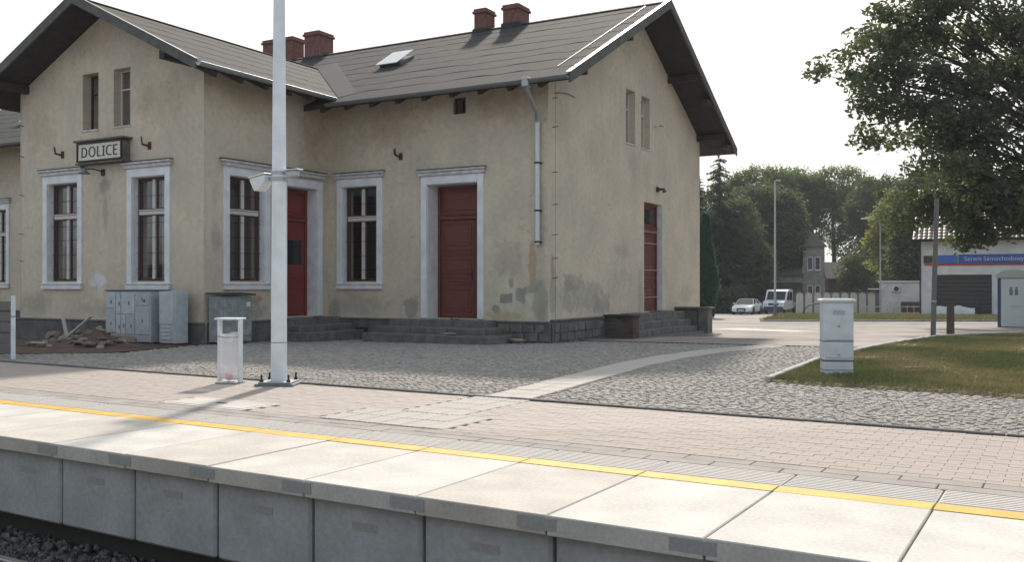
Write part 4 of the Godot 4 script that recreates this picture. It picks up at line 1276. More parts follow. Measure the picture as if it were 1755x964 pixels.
	for k in 9:
		b = MB.new()
		b.box(Vector3(-6.0 + k * 0.78, 5.93, 0.45), Vector3(0.12, 0.14, 0.96), 0.01, Basis(Vector3.RIGHT, atan(0.512)))
		obj("rafter", b, M.timber_dark, roof)
	for k in 6:
		b = MB.new()
		b.box(Vector3(-6.12, 6.05, 4.6 - k * 0.78), Vector3(0.82, 0.14, 0.12), 0.01, Basis(Vector3.BACK, -atan(0.487)))
		obj("rafter", b, M.timber_dark, roof)
	# gutters and downpipe
	gutter(S, Vector3(-5.72, 5.81, 1.03), Vector3(1.0, 5.80, 1.03), 0.075, M.zinc_dull)
	gutter(S, Vector3(-5.67, 6.02, 5.15), Vector3(-5.67, 6.00, 0.75), 0.075, M.zinc)
	gutter(S, Vector3(-28.0, 5.81, 1.03), Vector3(-14.1, 5.81, 1.03), 0.075, M.zinc_dull)
	b = MB.new()
	b.box(Vector3(-0.02, 5.76, 1.03), Vector3(0.17, 0.22, 0.17), 0.02)
	b.tube([Vector3(-0.02, 5.68, 1.03), Vector3(-0.04, 5.50, 0.85), Vector3(-0.18, 5.22, 0.22), Vector3(-0.23, 5.02, 0.12), Vector3(-0.23, 4.9, 0.11)], [0.048, 0.048, 0.048, 0.048, 0.048], 10)
	obj("downpipe_elbow", b, M.zinc, S)
	b = MB.new()
	b.tube([Vector3(-0.23, 5.05, 0.11), Vector3(-0.23, 2.22, 0.11)], [0.06, 0.06], 12)
	var dp := obj("downpipe", b, M.zinc_bright, S)
	for y in [4.1, 3.0, 2.28]:
		b = MB.new()
		b.tube([Vector3(-0.23, y - 0.02, 0.11), Vector3(-0.23, y + 0.02, 0.11)], [0.068, 0.068], 12)
		b.box(Vector3(-0.23, y, 0.03), Vector3(0.16, 0.03, 0.07), 0.0)
		obj("clip", b, M.iron, dp)
	# roof hatch standing open
	var hat := node("roof_hatch", S, Vector3(-6.15, 7.62, -2.55), Basis(Vector3.RIGHT, atan(0.512)))
	b = MB.new()
	b.box(Vector3(0, 0.05, 0), Vector3(0.75, 0.12, 0.72), 0.01)
	obj("kerb_frame", b, M.zinc_dull, hat)
	b = MB.new()
	b.box(Vector3(-0.02, 0.19, 0.02), Vector3(0.74, 0.025, 1.0), 0.006, Basis(Vector3.RIGHT, 0.10))
	obj("lid", b, M.plastic_cap, hat)
	var sk := node("roof_hatch", S, Vector3(-21.4, 7.2, -1.65), Basis(Vector3.RIGHT, atan(0.512)))
	b = MB.new()
	b.box(Vector3(0, 0.06, 0), Vector3(0.8, 0.12, 0.9), 0.01)
	obj("kerb_frame", b, M.zinc_bright, sk)
	chimney(S, -14.15, -12.75, -6.0, -5.4, 8.7, 9.80)
	chimney(S, -11.90, -11.25, -5.8, -5.05, 8.7, 9.72)
	chimney(S, -5.22, -4.80, -5.75, -5.2, 8.8, 9.58)
	chimney(S, -4.15, -3.62, -5.8, -5.1, 8.8, 9.52)
	# wall furniture
	hook(S, Transform3D(Basis.IDENTITY, Vector3(-4.16, 4.52, 0)))
	hook(S, Transform3D(Basis.IDENTITY, Vector3(-8.30, 4.55, 4.22)))
	hook(S, Transform3D(Basis.IDENTITY, Vector3(-11.50, 4.55, 4.22)))
	var wl := node("wall_lamp", S, Vector3(-9.95, 4.02, 4.22))
	b = MB.new()
	b.box(Vector3(0, 0, 0.02), Vector3(0.12, 0.16, 0.04), 0.01)
	b.tube([Vector3(0, 0.02, 0.03), Vector3(-0.05, 0.06, 0.25), Vector3(-0.10, 0.05, 0.45)], [0.016, 0.016, 0.014], 6)
	obj("arm", b, M.iron, wl)
	b = MB.new()
	b.tube([Vector3(-0.10, 0.06, 0.45), Vector3(-0.10, -0.02, 0.45), Vector3(-0.10, -0.07, 0.45)], [0.03, 0.07, 0.15], 14)
	obj("shade", b, M.zinc_dull, wl)
	var gl := node("wall_lamp", S, fGab * Vector3(7.0, 4.10, 0), RX)
	b = MB.new()
	b.box(Vector3(0, 0, 0.03), Vector3(0.14, 0.14, 0.06), 0.01)
	b.tube([Vector3(-0.28, 0.05, 0.10), Vector3(0, 0.02, 0.10), Vector3(0.30, 0.06, 0.14)], [0.014, 0.02, 0.014], 6)
	b.tube([Vector3(0, 0.0, 0.05), Vector3(0, 0.0, 0.2), Vector3(0, -0.08, 0.24)], [0.03, 0.035, 0.07], 8)
	obj("fitting", b, M.moss, gl)
	var an := node("wall_bracket", S, fGab * Vector3(6.75, 5.95, 0), RX)
	b = MB.new()
	b.tube([Vector3(0, 0, 0), Vector3(0, 0, 0.16)], [0.03, 0.03], 8)
	obj("insulator", b, M.trim_white, an)
	b = MB.new()
	b.tube([Vector3(0, 0.01, 0.10), Vector3(0.45, 0.03, 0.12)], [0.012, 0.012], 6)
	obj("rod", b, M.iron, an)
	# lightning conductors held off the corners
	for q in [[fGab, 0.22, [5.62, 4.95, 3.9, 3.15, 2.45, 1.9, 1.45]], [fWing, -13.10, [5.4, 4.6, 3.6, 2.6, 1.9]]]:
		var lc := node("lightning_conductor", S)
		b = MB.new()
		var fx: Transform3D = q[0]
		b.tube([fx * Vector3(q[1], 6.0, 0.07), fx * Vector3(q[1], 0.4, 0.07)], [0.004, 0.004], 5)
		obj("wire", b, M.zinc_dull, lc)
		for y in q[2]:
			b = MB.new()
			b.tube([fx * Vector3(q[1], y, 0), fx * Vector3(q[1] + 0.02, y + 0.01, 0.13)], [0.009, 0.009], 6)
			obj("clip", b, M.iron, lc)
	b = MB.new()
	var wp := []
	for k in 9:
		var t := k / 8.0
		wp.append(fGab * Vector3(0.25 + 1.1 * t, 5.75 + 0.10 * sin(t * 2.2), 0.03))
	b.tube(wp, [0.008, 0.008, 0.008, 0.008, 0.008, 0.008, 0.008, 0.008, 0.008], 5)
	obj("cable", b, M.iron, S)
	# steps
	steps_at(S, fMain, [[-4.15, -1.35, 0.455, 0.52, -0.3], [-4.25, -1.15, 0.30, 0.92, -0.3], [-4.32, -0.75, 0.14, 1.36, -0.3]], 3)
	steps_at(S, fSide, [[-1.95, -0.06, 0.475, 0.50, -0.3], [-2.05, -0.06, 0.31, 0.88, -0.3], [-2.2, -0.06, 0.15, 1.26, -0.3]], 2)
	steps_at(S, fGab, [[4.15, 8.55, 0.50, 0.34, -0.6], [3.35, 8.55, 0.29, 0.54, -0.6], [3.35, 8.55, 0.08, 0.74, -0.6], [3.35, 8.55, -0.10, 0.94, -0.6]], 4)
	# brick cheek wall beside the gable steps, and the concrete post at its far end
	var ck := node("cheek_wall", S)
	b = MB.new()
	b.box(Vector3(0.45, 0.0, -3.20), Vector3(0.76, 0.92, 0.34), 0.0)
	obj("mortar_core", b, M.mortar, ck)
	var bm := MB.new()
	bm.box(Vector3.ZERO, Vector3(0.248, 0.064, 0.118), 0.007)
	var brick := bm.mesh()
	for r in 12:
		var y := -0.40 + r * 0.0765
		for k in 3:
			var x := 0.08 + k * 0.26 + (0.13 if r % 2 else 0.0)
			if x > 0.72: continue
			put("brick", brick, M[["brick_dark", "brick_mid", "brick_dark", "mortar"][rng.randi_range(0, 3)]], ck, Vector3(x + 0.06, y, -3.085 + rr(-0.006, 0.004)))
		for k in 2:
			put("brick", brick, M[["brick_dark", "brick_mid", "brick_mid"][rng.randi_range(0, 2)]], ck, Vector3(0.80 + rr(-0.004, 0.004), y, -3.13 - k * 0.17), Basis(Vector3.UP, PI / 2))
	b = MB.new()
	b.box(Vector3(0.47, 0.49, -3.20), Vector3(0.86, 0.07, 0.44), 0.015)
	obj("coping", b, M.felt_new, ck)
	b = MB.new()
	b.box(Vector3(0.36, 0.05, -8.75), Vector3(0.70, 1.02, 0.30), 0.02)
	b.box(Vector3(0.90, 0.05, -8.75), Vector3(0.34, 1.10, 0.42), 0.025)
	b.box(Vector3(0.56, 0.58, -8.75), Vector3(1.14, 0.06, 0.48), 0.015)
	obj("concrete_cheek", b, M.step_stone, S)
	b = MB.new()
	b.box(Vector3(1.45, -0.22, -6.2), Vector3(0.9, 0.2, 2.3), 0.02, Basis(Vector3.UP, 0.05))
	obj("threshold_slab", b, M.step_stone, S)
	# name board
	var sg := node("station_sign", self)
	var so := S.transform * Vector3(-9.79, 4.23, 4.22)
	sg.transform = Transform3D(S.basis, so)
	tag(sg, "black framed white box sign reading DOLICE above the windows", "sign")
	b = MB.new()
	b.box(Vector3(0, 0.26, 0.115), Vector3(1.62, 0.50, 0.23), 0.012)
	b.box(Vector3(0, 0.545, 0.14), Vector3(1.80, 0.05, 0.32), 0.012)
	b.box(Vector3(0, 0.0, 0.13), Vector3(1.74, 0.04, 0.28), 0.012)
	obj("case", b, M.sign_case, sg)
	b = MB.new()
	for s in [-1.0, 1.0]:
		b.box(Vector3(s * 0.80, 0.27, 0.245), Vector3(0.04, 0.46, 0.05), 0.006)
		b.box(Vector3(0, 0.27 + s * 0.215, 0.245), Vector3(1.55, 0.04, 0.05), 0.006)
	obj("frame", b, M.sign_black, sg)
	b = MB.new()
	b.box(Vector3(0, 0.27, 0.236), Vector3(1.55, 0.39, 0.008), 0.0)
	obj("board", b, M.sign_white, sg)
	var tm := TextMesh.new()
	tm.text = "DOLICE"
	var sf := SystemFont.new()
	sf.font_names = PackedStringArray(["Droid Sans"])
	tm.font = sf
	tm.font_size = 64
	tm.pixel_size = 0.0051
	tm.depth = 0.008
	var lt := put("lettering", tm, M.sign_black, sg, Vector3(0, 0.265, 0.246))
	lt.scale = Vector3(1.24, 1.05, 1.0)

# ---------- things on and around the platform ----------
func ring(c: Vector3, r: float, n := 14) -> Array:
	var a := []
	for k in n + 1:
		a.append(c + Vector3(cos(TAU * k / n), 0, sin(TAU * k / n)) * r)
	return a

func make_mast() -> void:
	var n := node("lamp_mast", self, Vector3(-8.8, 0, -8.80))
	tag(n, "tall tapering white steel mast bolted to the platform", "mast")
	var b := MB.new()
	b.tube([Vector3(0, 0.03, 0), Vector3(0, 0.55, 0), Vector3(0, 2.6, 0), Vector3(0, 6, 0), Vector3(0, 9, 0)], [0.103, 0.102, 0.092, 0.067, 0.045], 20)
	obj("pole", b, M.mast, n)
	b = MB.new()
	b.tube([Vector3(0, 0.548, 0), Vector3(0, 0.556, 0)], [0.1035, 0.1035], 20)
	obj("seam", b, M.cabinet_seam, n)
	b = MB.new()
	b.box(Vector3(0, 0.045, 0), Vector3(0.42, 0.022, 0.42), 0.006, Basis(Vector3.UP, 0.5))
	obj("base_plate", b, M.galvanised, n)
	b = MB.new()
	b.box(Vector3(0, 0.008, 0), Vector3(0.50, 0.05, 0.50), 0.01, Basis(Vector3.UP, 0.5))
	obj("footing", b, M.cabinet_dark, n)
	for k in 4:
		var w := 0.5 + PI / 4 + k * PI / 2
		var p := Vector3(cos(w), 0, -sin(w)) * 0.245
		b = MB.new()
		b.tube([p + Vector3(0, 0.03, 0), p + Vector3(0, 0.15, 0)], [0.013, 0.013], 8)
		b.tube([p + Vector3(0, 0.056, 0), p + Vector3(0, 0.085, 0)], [0.026, 0.026], 6)
		obj("bolt", b, M.iron, n)
	# luminaire out of the picture above
	b = MB.new()
	b.box(Vector3(-0.35, 8.95, 0), Vector3(0.7, 0.09, 0.22), 0.03)
	obj("luminaire", b, M.plastic_grey, n)
	# two loudspeaker or camera housings clamped to the mast
	var cm := node("camera_housing", self, Vector3(-8.8, 2.66, -8.80))
	tag(cm, "white wedge shaped camera housing clamped to the tall mast", "camera")
	b = MB.new()
	b.tube([Vector3(0, -0.025, 0), Vector3(0, 0.025, 0)], [0.105, 0.105], 20)
	obj("clamp", b, M.galvanised, cm)
	b = MB.new()
	b.tube([Vector3(-0.08, 0.0, 0.02), Vector3(-0.20, 0.03, 0.05)], [0.022, 0.022], 8)
	obj("arm", b, M.galvanised, cm)
	b = MB.new()
	b.prism(PackedVector2Array([Vector2(-0.40, -0.02), Vector2(-0.33, -0.14), Vector2(-0.28, -0.14), Vector2(-0.14, -0.02), Vector2(-0.14, 0.06), Vector2(-0.41, 0.02)]), -0.04, 0.12)
	obj("housing", b, M.plastic_cap, cm)
	b = MB.new()
	b.box(Vector3(-0.275, 0.055, 0.04), Vector3(0.30, 0.012, 0.20), 0.004, Basis(Vector3.BACK, 0.16))
	obj("sun_hood", b, M.mast, cm)
	var c2 := node("camera_housing", self, Vector3(-8.8, 2.74, -8.80))
	tag(c2, "small silver camera with a white hood on the far side of the mast", "camera")
	b = MB.new()
	b.tube([Vector3(0, -0.02, 0), Vector3(0, 0.02, 0)], [0.102, 0.102], 20)
	obj("clamp", b, M.galvanised, c2)
	b = MB.new()
	b.tube([Vector3(0.08, 0.0, 0), Vector3(0.18, 0.02, -0.02)], [0.018, 0.018], 8)
	obj("arm", b, M.galvanised, c2)
	b = MB.new()
	b.box(Vector3(0.22, -0.02, -0.02), Vector3(0.17, 0.085, 0.09), 0.012)
	obj("body", b, M.galvanised, c2)
	b = MB.new()
	b.box(Vector3(0.23, 0.032, -0.02), Vector3(0.24, 0.012, 0.12), 0.004)
	obj("sun_hood", b, M.plastic_cap, c2)

func make_bin() -> void:
	var n := node("litter_bin", self, Vector3(-9.50, 0, -8.62), Basis(Vector3.UP, deg_to_rad(20)) * Basis.from_scale(Vector3(0.88, 1, 0.88)))
	tag(n, "slim metal litter bin with a clear bag and pink litter inside", "bin")
	var b := MB.new()
	b.box(Vector3(0, 0.012, 0), Vector3(0.34, 0.024, 0.30), 0.006)
	obj("base", b, M.galvanised, n)
	for s in [-1.0, 1.0]:
		b = MB.new()
		b.box(Vector3(s * 0.165, 0.43, 0), Vector3(0.035, 0.83, 0.10), 0.006)
		obj("post", b, M.mast, n)
	b = MB.new()
	b.box(Vector3(0, 0.85, 0), Vector3(0.37, 0.022, 0.30), 0.006)
	obj("lid", b, M.mast, n)
	b = MB.new()
	b.tube([Vector3(-0.14, 0.62, -0.1), Vector3(0, 0.63, -0.14), Vector3(0.14, 0.62, -0.1), Vector3(0.15, 0.62, 0.08), Vector3(0, 0.61, 0.14), Vector3(-0.15, 0.62, 0.08), Vector3(-0.14, 0.62, -0.1)], [0.008, 0.008, 0.008, 0.008, 0.008, 0.008, 0.008], 6)
	obj("hoop", b, M.galvanised, n)
	# hanging bag
	b = MB.new()
	var prof := [[0.66, 0.155], [0.62, 0.145], [0.50, 0.138], [0.35, 0.142], [0.2, 0.140], [0.09, 0.125], [0.04, 0.07]]
	var sides := 22
	var rows := []
	for p in prof:
		var rw := []
		for k in sides:
			var w := TAU * k / sides
			var r: float = p[1] * (1.0 + 0.07 * sin(w * 5.0 + p[0] * 4.0) + 0.03 * sin(w * 9.0))
			rw.append(Vector3(cos(w) * r, p[0] + 0.012 * sin(w * 3.0), sin(w) * r * 0.85))
		rows.append(rw)
	for i in rows.size() - 1:
		for k in sides:
			var j := (k + 1) % sides
			b.quad(rows[i][k], rows[i][j], rows[i + 1][j], rows[i + 1][k], Vector3(rows[i][k].x, 0, rows[i][k].z))
	obj("bag", b, M.bag, n)
	for k in 6:
		b = MB.new()
		var p := Vector3(rr(-0.05, 0.05), 0.08 + rr(0, 0.06), rr(-0.05, 0.05))
		b.box(p, Vector3(rr(0.05, 0.10), rr(0.04, 0.08), rr(0.05, 0.09)), 0.02, Basis.from_euler(Vector3(rr(0, 3), rr(0, 3), rr(0, 3))))
		obj("litter", b, M.litter_pink if k < 4 else M.litter_white, n)

func make_cover() -> void:
	var n := node("manhole_cover", self, Vector3(-7.985, 0, -7.10))
	tag(n, "pale rectangular concrete manhole cover set in the platform pavers", "manhole cover")
	var b := MB.new()
	for s in [-1.0, 1.0]:
		b.box(Vector3(s * 0.60, -0.02, 0), Vector3(0.05, 0.05, 0.58), 0.004)
		b.box(Vector3(0, -0.02, s * 0.265), Vector3(1.148, 0.05, 0.05), 0.004)
	obj("rim", b, M.tactile1, n)
	b = MB.new()
	b.box(Vector3(0, -0.018, 0), Vector3(1.12, 0.05, 0.45), 0.006)
	obj("lid", b, M.slab1, n)
	b = MB.new()
	b.box(Vector3(0.03, 0.009, 0), Vector3(0.13, 0.005, 0.05), 0.0)
	obj("lifting_slot", b, M.iron, n)

func make_cabinet() -> void:
	var n := node("electrical_cabinet", self, Vector3(-2.88, 0.02, -13.72), Basis(Vector3.UP, deg_to_rad(26)))
	tag(n, "narrow pale grey plastic electrical cabinet standing on the lawn", "cabinet")
	var b := MB.new()
	b.box(Vector3(0, 0.10, 0), Vector3(0.40, 0.20, 0.24), 0.01)
	obj("pedestal", b, M.plastic_grey, n)
	b = MB.new()
	b.box(Vector3(0, 0.62, 0), Vector3(0.41, 0.82, 0.25), 0.012)
	obj("body", b, M.plastic_grey, n)
	b = MB.new()
	b.box(Vector3(0, 1.055, 0), Vector3(0.47, 0.05, 0.31), 0.018)
	obj("cap", b, M.plastic_cap, n)
	for d in [[0.235, 0.47], [0.49, 1.02]]:
		b = MB.new()
		b.box(Vector3(0, (d[0] + d[1]) * 0.5, 0.128), Vector3(0.37, d[1] - d[0] - 0.02, 0.014), 0.006)
		var dr := obj("door", b, M.plastic_grey, n)
		b = MB.new()
		b.box(Vector3(0.0, (d[0] + d[1]) * 0.5 - 0.06, 0.139), Vector3(0.035, 0.03, 0.012), 0.004)
		obj("lock", b, M.warning_yellow, dr)
	b = MB.new()
	for k in 4:
		b.box(Vector3(0.0, 0.86 + 0.018 * k, 0.138), Vector3(0.17, 0.008, 0.01), 0.002)
	obj("vent", b, M.cabinet_grey, n)
	b = MB.new()
	b.box(Vector3(0, 0.205, 0.005), Vector3(0.414, 0.010, 0.25), 0.0)
	b.box(Vector3(0, 0.482, 0.005), Vector3(0.414, 0.012, 0.254), 0.0)
	b.box(Vector3(0, 0.075, 0.004), Vector3(0.404, 0.008, 0.24), 0.0)
	obj("seam", b, M.cabinet_seam, n)

func station_point(x: float, y: float, z: float) -> Vector3:
	return Vector3(-10.33, 0, -18.81) + Basis(Vector3.UP, deg_to_rad(1.6)) * Vector3(x, y, z)

func make_meter_boxes() -> void:
	var bs := Basis(Vector3.UP, deg_to_rad(1.6))
	var n := node("meter_cabinet", self, station_point(-8.28, 0, 4.62), bs)
	tag(n, "wide block of grey electricity meter cupboards against the station wall", "cabinet")
	var b := MB.new()
	b.box(Vector3(0, 0.57, 0), Vector3(1.52, 1.16, 0.42), 0.012)
	obj("body", b, M.cabinet_grey, n)
	b = MB.new()
	b.box(Vector3(0, 1.165, 0), Vector3(1.58, 0.03, 0.48), 0.01)
	obj("cap", b, M.cabinet_dark, n)
	var cells := [[-0.76, -0.42, 0.75, 1.12], [-0.76, -0.42, 0.16, 0.73], [-0.40, -0.24, 0.62, 1.12], [-0.22, 0.24, 0.62, 1.12], [-0.40, -0.24, 0.16, 0.60], [-0.22, -0.08, 0.16, 0.60], [-0.06, 0.24, 0.16, 0.60], [0.26, 0.74, 0.82, 1.12], [0.26, 0.74, 0.16, 0.80]]
	for c in cells:
		b = MB.new()
		b.box(Vector3((c[0] + c[1]) * 0.5, (c[2] + c[3]) * 0.5, 0.216), Vector3(c[1] - c[0] - 0.012, c[3] - c[2] - 0.012, 0.02), 0.006)
		var d := obj("door", b, M.cabinet_light if rng.randf() < 0.6 else M.cabinet_grey, n)
		b = MB.new()
		b.box(Vector3((c[0] + c[1]) * 0.5 + rr(-0.02, 0.04), (c[2] + c[3]) * 0.5 + rr(-0.06, 0.02), 0.229), Vector3(0.035, 0.08, 0.012), 0.004)
		obj("latch", b, M.cabinet_dark, d)
	b = MB.new()
	b.box(Vector3(0.56, 0.93, 0.2275), Vector3(0.055, 0.055, 0.003), 0.0)
	obj("warning_plate", b, M.sign_black, n)
	b = MB.new()
	b.box(Vector3(0, 0.07, 0.212), Vector3(1.5, 0.13, 0.01), 0.0)
	obj("foot_panel", b, M.panel, n)
	var m := node("meter_cabinet", self, station_point(-7.02, 0, 4.62), bs)
	tag(m, "tall narrow grey metal cupboard beside the wide meter cupboards", "cabinet")
	b = MB.new()
	b.box(Vector3(0, 0.57, 0), Vector3(0.52, 1.16, 0.36), 0.012)
	obj("body", b, M.cabinet_grey, m)
	b = MB.new()
	b.box(Vector3(-0.02, 0.78, 0.185), Vector3(0.46, 0.72, 0.016), 0.006)
	obj("door", b, M.cabinet_light, m)
	for k in 4:
		b = MB.new()
		b.box(Vector3(-0.05, 0.10 + 0.085 * k, 0.186), Vector3(0.30, 0.05, 0.014), 0.006)
		obj("louvre", b, M.cabinet_light, m)
	var s := node("switch_cabinet", self, station_point(-6.20, 0, 3.72), bs * Basis(Vector3.UP, PI / 2))
	tag(s, "dull green grey metal cabinet with a raised lid below the side window", "cabinet")
	b = MB.new()
	b.box(Vector3(0, 0.52, 0), Vector3(0.92, 1.04, 0.40), 0.012)
	obj("body", b, M.cabinet_mid, s)
	b = MB.new()
	b.box(Vector3(0, 0.56, 0.207), Vector3(0.84, 0.86, 0.016), 0.006)
	obj("door", b, M.cabinet_mid, s)
	b = MB.new()
	b.box(Vector3(-0.02, 1.085, 0.03), Vector3(1.04, 0.03, 0.54), 0.01, Basis(Vector3.RIGHT, 0.06))
	obj("lid", b, M.iron, s)
	b = MB.new()
	b.box(Vector3(0.33, 0.85, 0.218), Vector3(0.12, 0.10, 0.005), 0.0)
	obj("notice", b, M.plastic_cap, s)

func rock_mesh(flat: float) -> ArrayMesh:
	var b := MB.new()
	var rings := []
	for i in 4:
		var rw := []
		var y: float = [-0.5, -0.15, 0.25, 0.5][i]
		var r: float = [0.75, 1.0, 0.9, 0.5][i]
		for k in 7:
			var w := TAU * k / 7.0
			rw.append(Vector3(cos(w) * r * rr(0.75, 1.1), y * flat * rr(0.85, 1.15), sin(w) * r * rr(0.75, 1.1)))
		rings.append(rw)
	for i in 3:
		for k in 7:
			var j := (k + 1) % 7
			b.quad(rings[i][k], rings[i][j], rings[i + 1][j], rings[i + 1][k], Vector3(rings[i][k].x, 0, rings[i][k].z))
	for k in 7:
		b.tri(rings[3][k], rings[3][(k + 1) % 7], Vector3(0, 0.55 * flat, 0), Vector3.UP)
	return b.mesh()

func make_rubble() -> void:
	setting(sheet("soil", PackedVector2Array([Vector2(-24, -9.4), Vector2(-17.4, -10.0), Vector2(-15.8, -11.45), Vector2(-16.3, -13.0), Vector2(-16.7, -14.5), Vector2(-24, -14.7)]), M.soil, 0.0, self, 1.0), "bare reddish soil in front of the station wing")
	var n := node("rubble_heap", self, Vector3(-18.55, 0, -12.75))
	tag(n, "heap of broken stones, earth and boards in front of the station wall", "rubble")
	var b := MB.new()
	var f := FastNoiseLite.new()
	f.seed = 6
	f.frequency = 1.4
	var N := 22
	var hh := func(x: float, z: float) -> float:
		var d := Vector2(x / 1.55, z / 0.85).length()
		return maxf(0.0, (1.0 - d * d)) * 0.33 * (0.75 + 0.7 * f.get_noise_2d(x, z)) - 0.02
	for i in N:
		for j in N:
			var q := []
			for c in [[i, j], [i + 1, j], [i + 1, j + 1], [i, j + 1]]:
				var x: float = -1.6 + 3.2 * c[0] / N
				var z: float = -0.9 + 1.8 * c[1] / N
				q.append(Vector3(x, hh.call(x, z), z))
			b.quad(q[0], q[1], q[2], q[3], Vector3.UP)
	obj("earth", b, M.soil, n)
	var shp := []
	for k in 4: shp.append(rock_mesh(rr(0.6, 1.0)))
	for k in 46:
		var x := rr(-1.4, 1.4)
		var z := rr(-0.5, 0.85)
		var s := rr(0.05, 0.13) if k > 9 else rr(0.12, 0.22)
		put("stone", shp[rng.randi_range(0, 3)], M["rubble_a"] if rng.randf() < 0.55 else M["rubble_b"], n, Vector3(x, hh.call(x, z) + s * 0.25, z), Basis.from_euler(Vector3(rr(-0.5, 0.5), rr(0, 6), rr(-0.5, 0.5))) * Basis.from_scale(Vector3(s, s * 0.8, s * rr(0.7, 1.2))))
	for q in [[Vector3(0.25, 0.38, 0.35), Vector3(0.85, 0.03, 0.09), Vector3(0, 0.2, 0.62)], [Vector3(-0.15, 0.36, 0.40), Vector3(0.05, 0.42, 0.06), Vector3(0.2, 0, 0.06)], [Vector3(-0.3, 0.06, 0.9), Vector3(0.35, 0.025, 0.10), Vector3(0, 0.3, 0)]]:
		b = MB.new()
		b.box(Vector3.ZERO, q[1], 0.004)
		put("board", b.mesh(), M.board_white, n, q[0], Basis.from_euler(q[2]))
	# loose lumps lying on the steps and at the foot of the wall
	for q in [[-2.35, 0.49, 0.30, 0.10, "pale lump of mortar lying on the top step by the red door"], [-1.95, 0.17, 1.15, 0.13, "broken pale stone lying on the lowest step by the red door"], [-0.55, 0.03, 0.45, 0.16, "grey stone lying at the corner of the station plinth"], [-6.0, 0.50, 1.05, 0.08, "small pale stone on the dark steps of the side door"]]:
		var ls := put("loose_stone", rock_mesh(0.7), M.rubble_a, self, station_point(q[0], q[1], q[2]), Basis.from_scale(Vector3(q[3] * 1.5, q[3] * 0.6, q[3])))
		tag(ls, q[4], "stone", "loose stones about the steps")
	# slatted screen on the platform's back edge
	var sc := node("slatted_fence", self, Vector3(-15.95, 0, -9.55), Basis(Vector3.UP, deg_to_rad(2)))
	tag(sc, "low screen of dull horizontal slats on a white post by the platform", "fence")
	for x in [0.0, -1.9]:
		b = MB.new()
		b.box(Vector3(x, 0.54, 0), Vector3(0.06, 1.12, 0.06), 0.008)
		obj("post", b, M.mast, sc)
		b = MB.new()
		b.box(Vector3(x, 0.74, 0), Vector3(0.068, 0.015, 0.068), 0.0)
		obj("band", b, M.cabinet_seam, sc)
	for k in 5:
		b = MB.new()
		b.box(Vector3(-0.95, 0.16 + 0.19 * k, 0), Vector3(1.82, 0.165, 0.03), 0.006)
		obj("slat", b, M.fence_slat, sc)

# ---------- beyond the road ----------
func place(x: float, z: float) -> Vector3:
	return Vector3(x, ground_h(x, z), z)

func wheel(parent: Node, p: Vector3, r: float) -> void:
	var b := MB.new()
	b.tube([p + Vector3(-0.11, 0, 0), p + Vector3(-0.09, 0, 0), p + Vector3(0.09, 0, 0), p + Vector3(0.11, 0, 0)], [r * 0.93, r, r, r * 0.93], 20)
	var t := obj("wheel", b, M.tyre, parent)
	for s in [-1.0, 1.0]:
		b = MB.new()
		b.tube([p + Vector3(s * 0.108, 0, 0), p + Vector3(s * 0.118, 0, 0)], [r * 0.66, r * 0.6], 14)
		obj("rim", b, M.rim, t)

func loft(b: MB, st: Array) -> void:
	# stations along z: [z, list of (x, y) for the right half from bottom to top]
	for i in st.size() - 1:
		var p: Array = st[i][1]
		var q: Array = st[i + 1][1]
		for k in p.size() - 1:
			for s in [-1.0, 1.0]:
				var hint := Vector3(s * (p[k].x + q[k].x) * 0.5 + 0.001, (p[k].y + p[k + 1].y) * 0.5 - 0.6, 0)
				b.quad(Vector3(s * p[k].x, p[k].y, st[i][0]), Vector3(s * p[k + 1].x, p[k + 1].y, st[i][0]), Vector3(s * q[k + 1].x, q[k + 1].y, st[i + 1][0]), Vector3(s * q[k].x, q[k].y, st[i + 1][0]), hint)
	for e in [0, st.size() - 1]:
		var p: Array = st[e][1]
		var z: float = st[e][0]
		var hint := Vector3(0, 0, -1 if e == 0 else 1)
		for k in p.size() - 1:
			b.quad(Vector3(-p[k].x, p[k].y, z), Vector3(p[k].x, p[k].y, z), Vector3(p[k + 1].x, p[k + 1].y, z), Vector3(-p[k + 1].x, p[k + 1].y, z), hint)

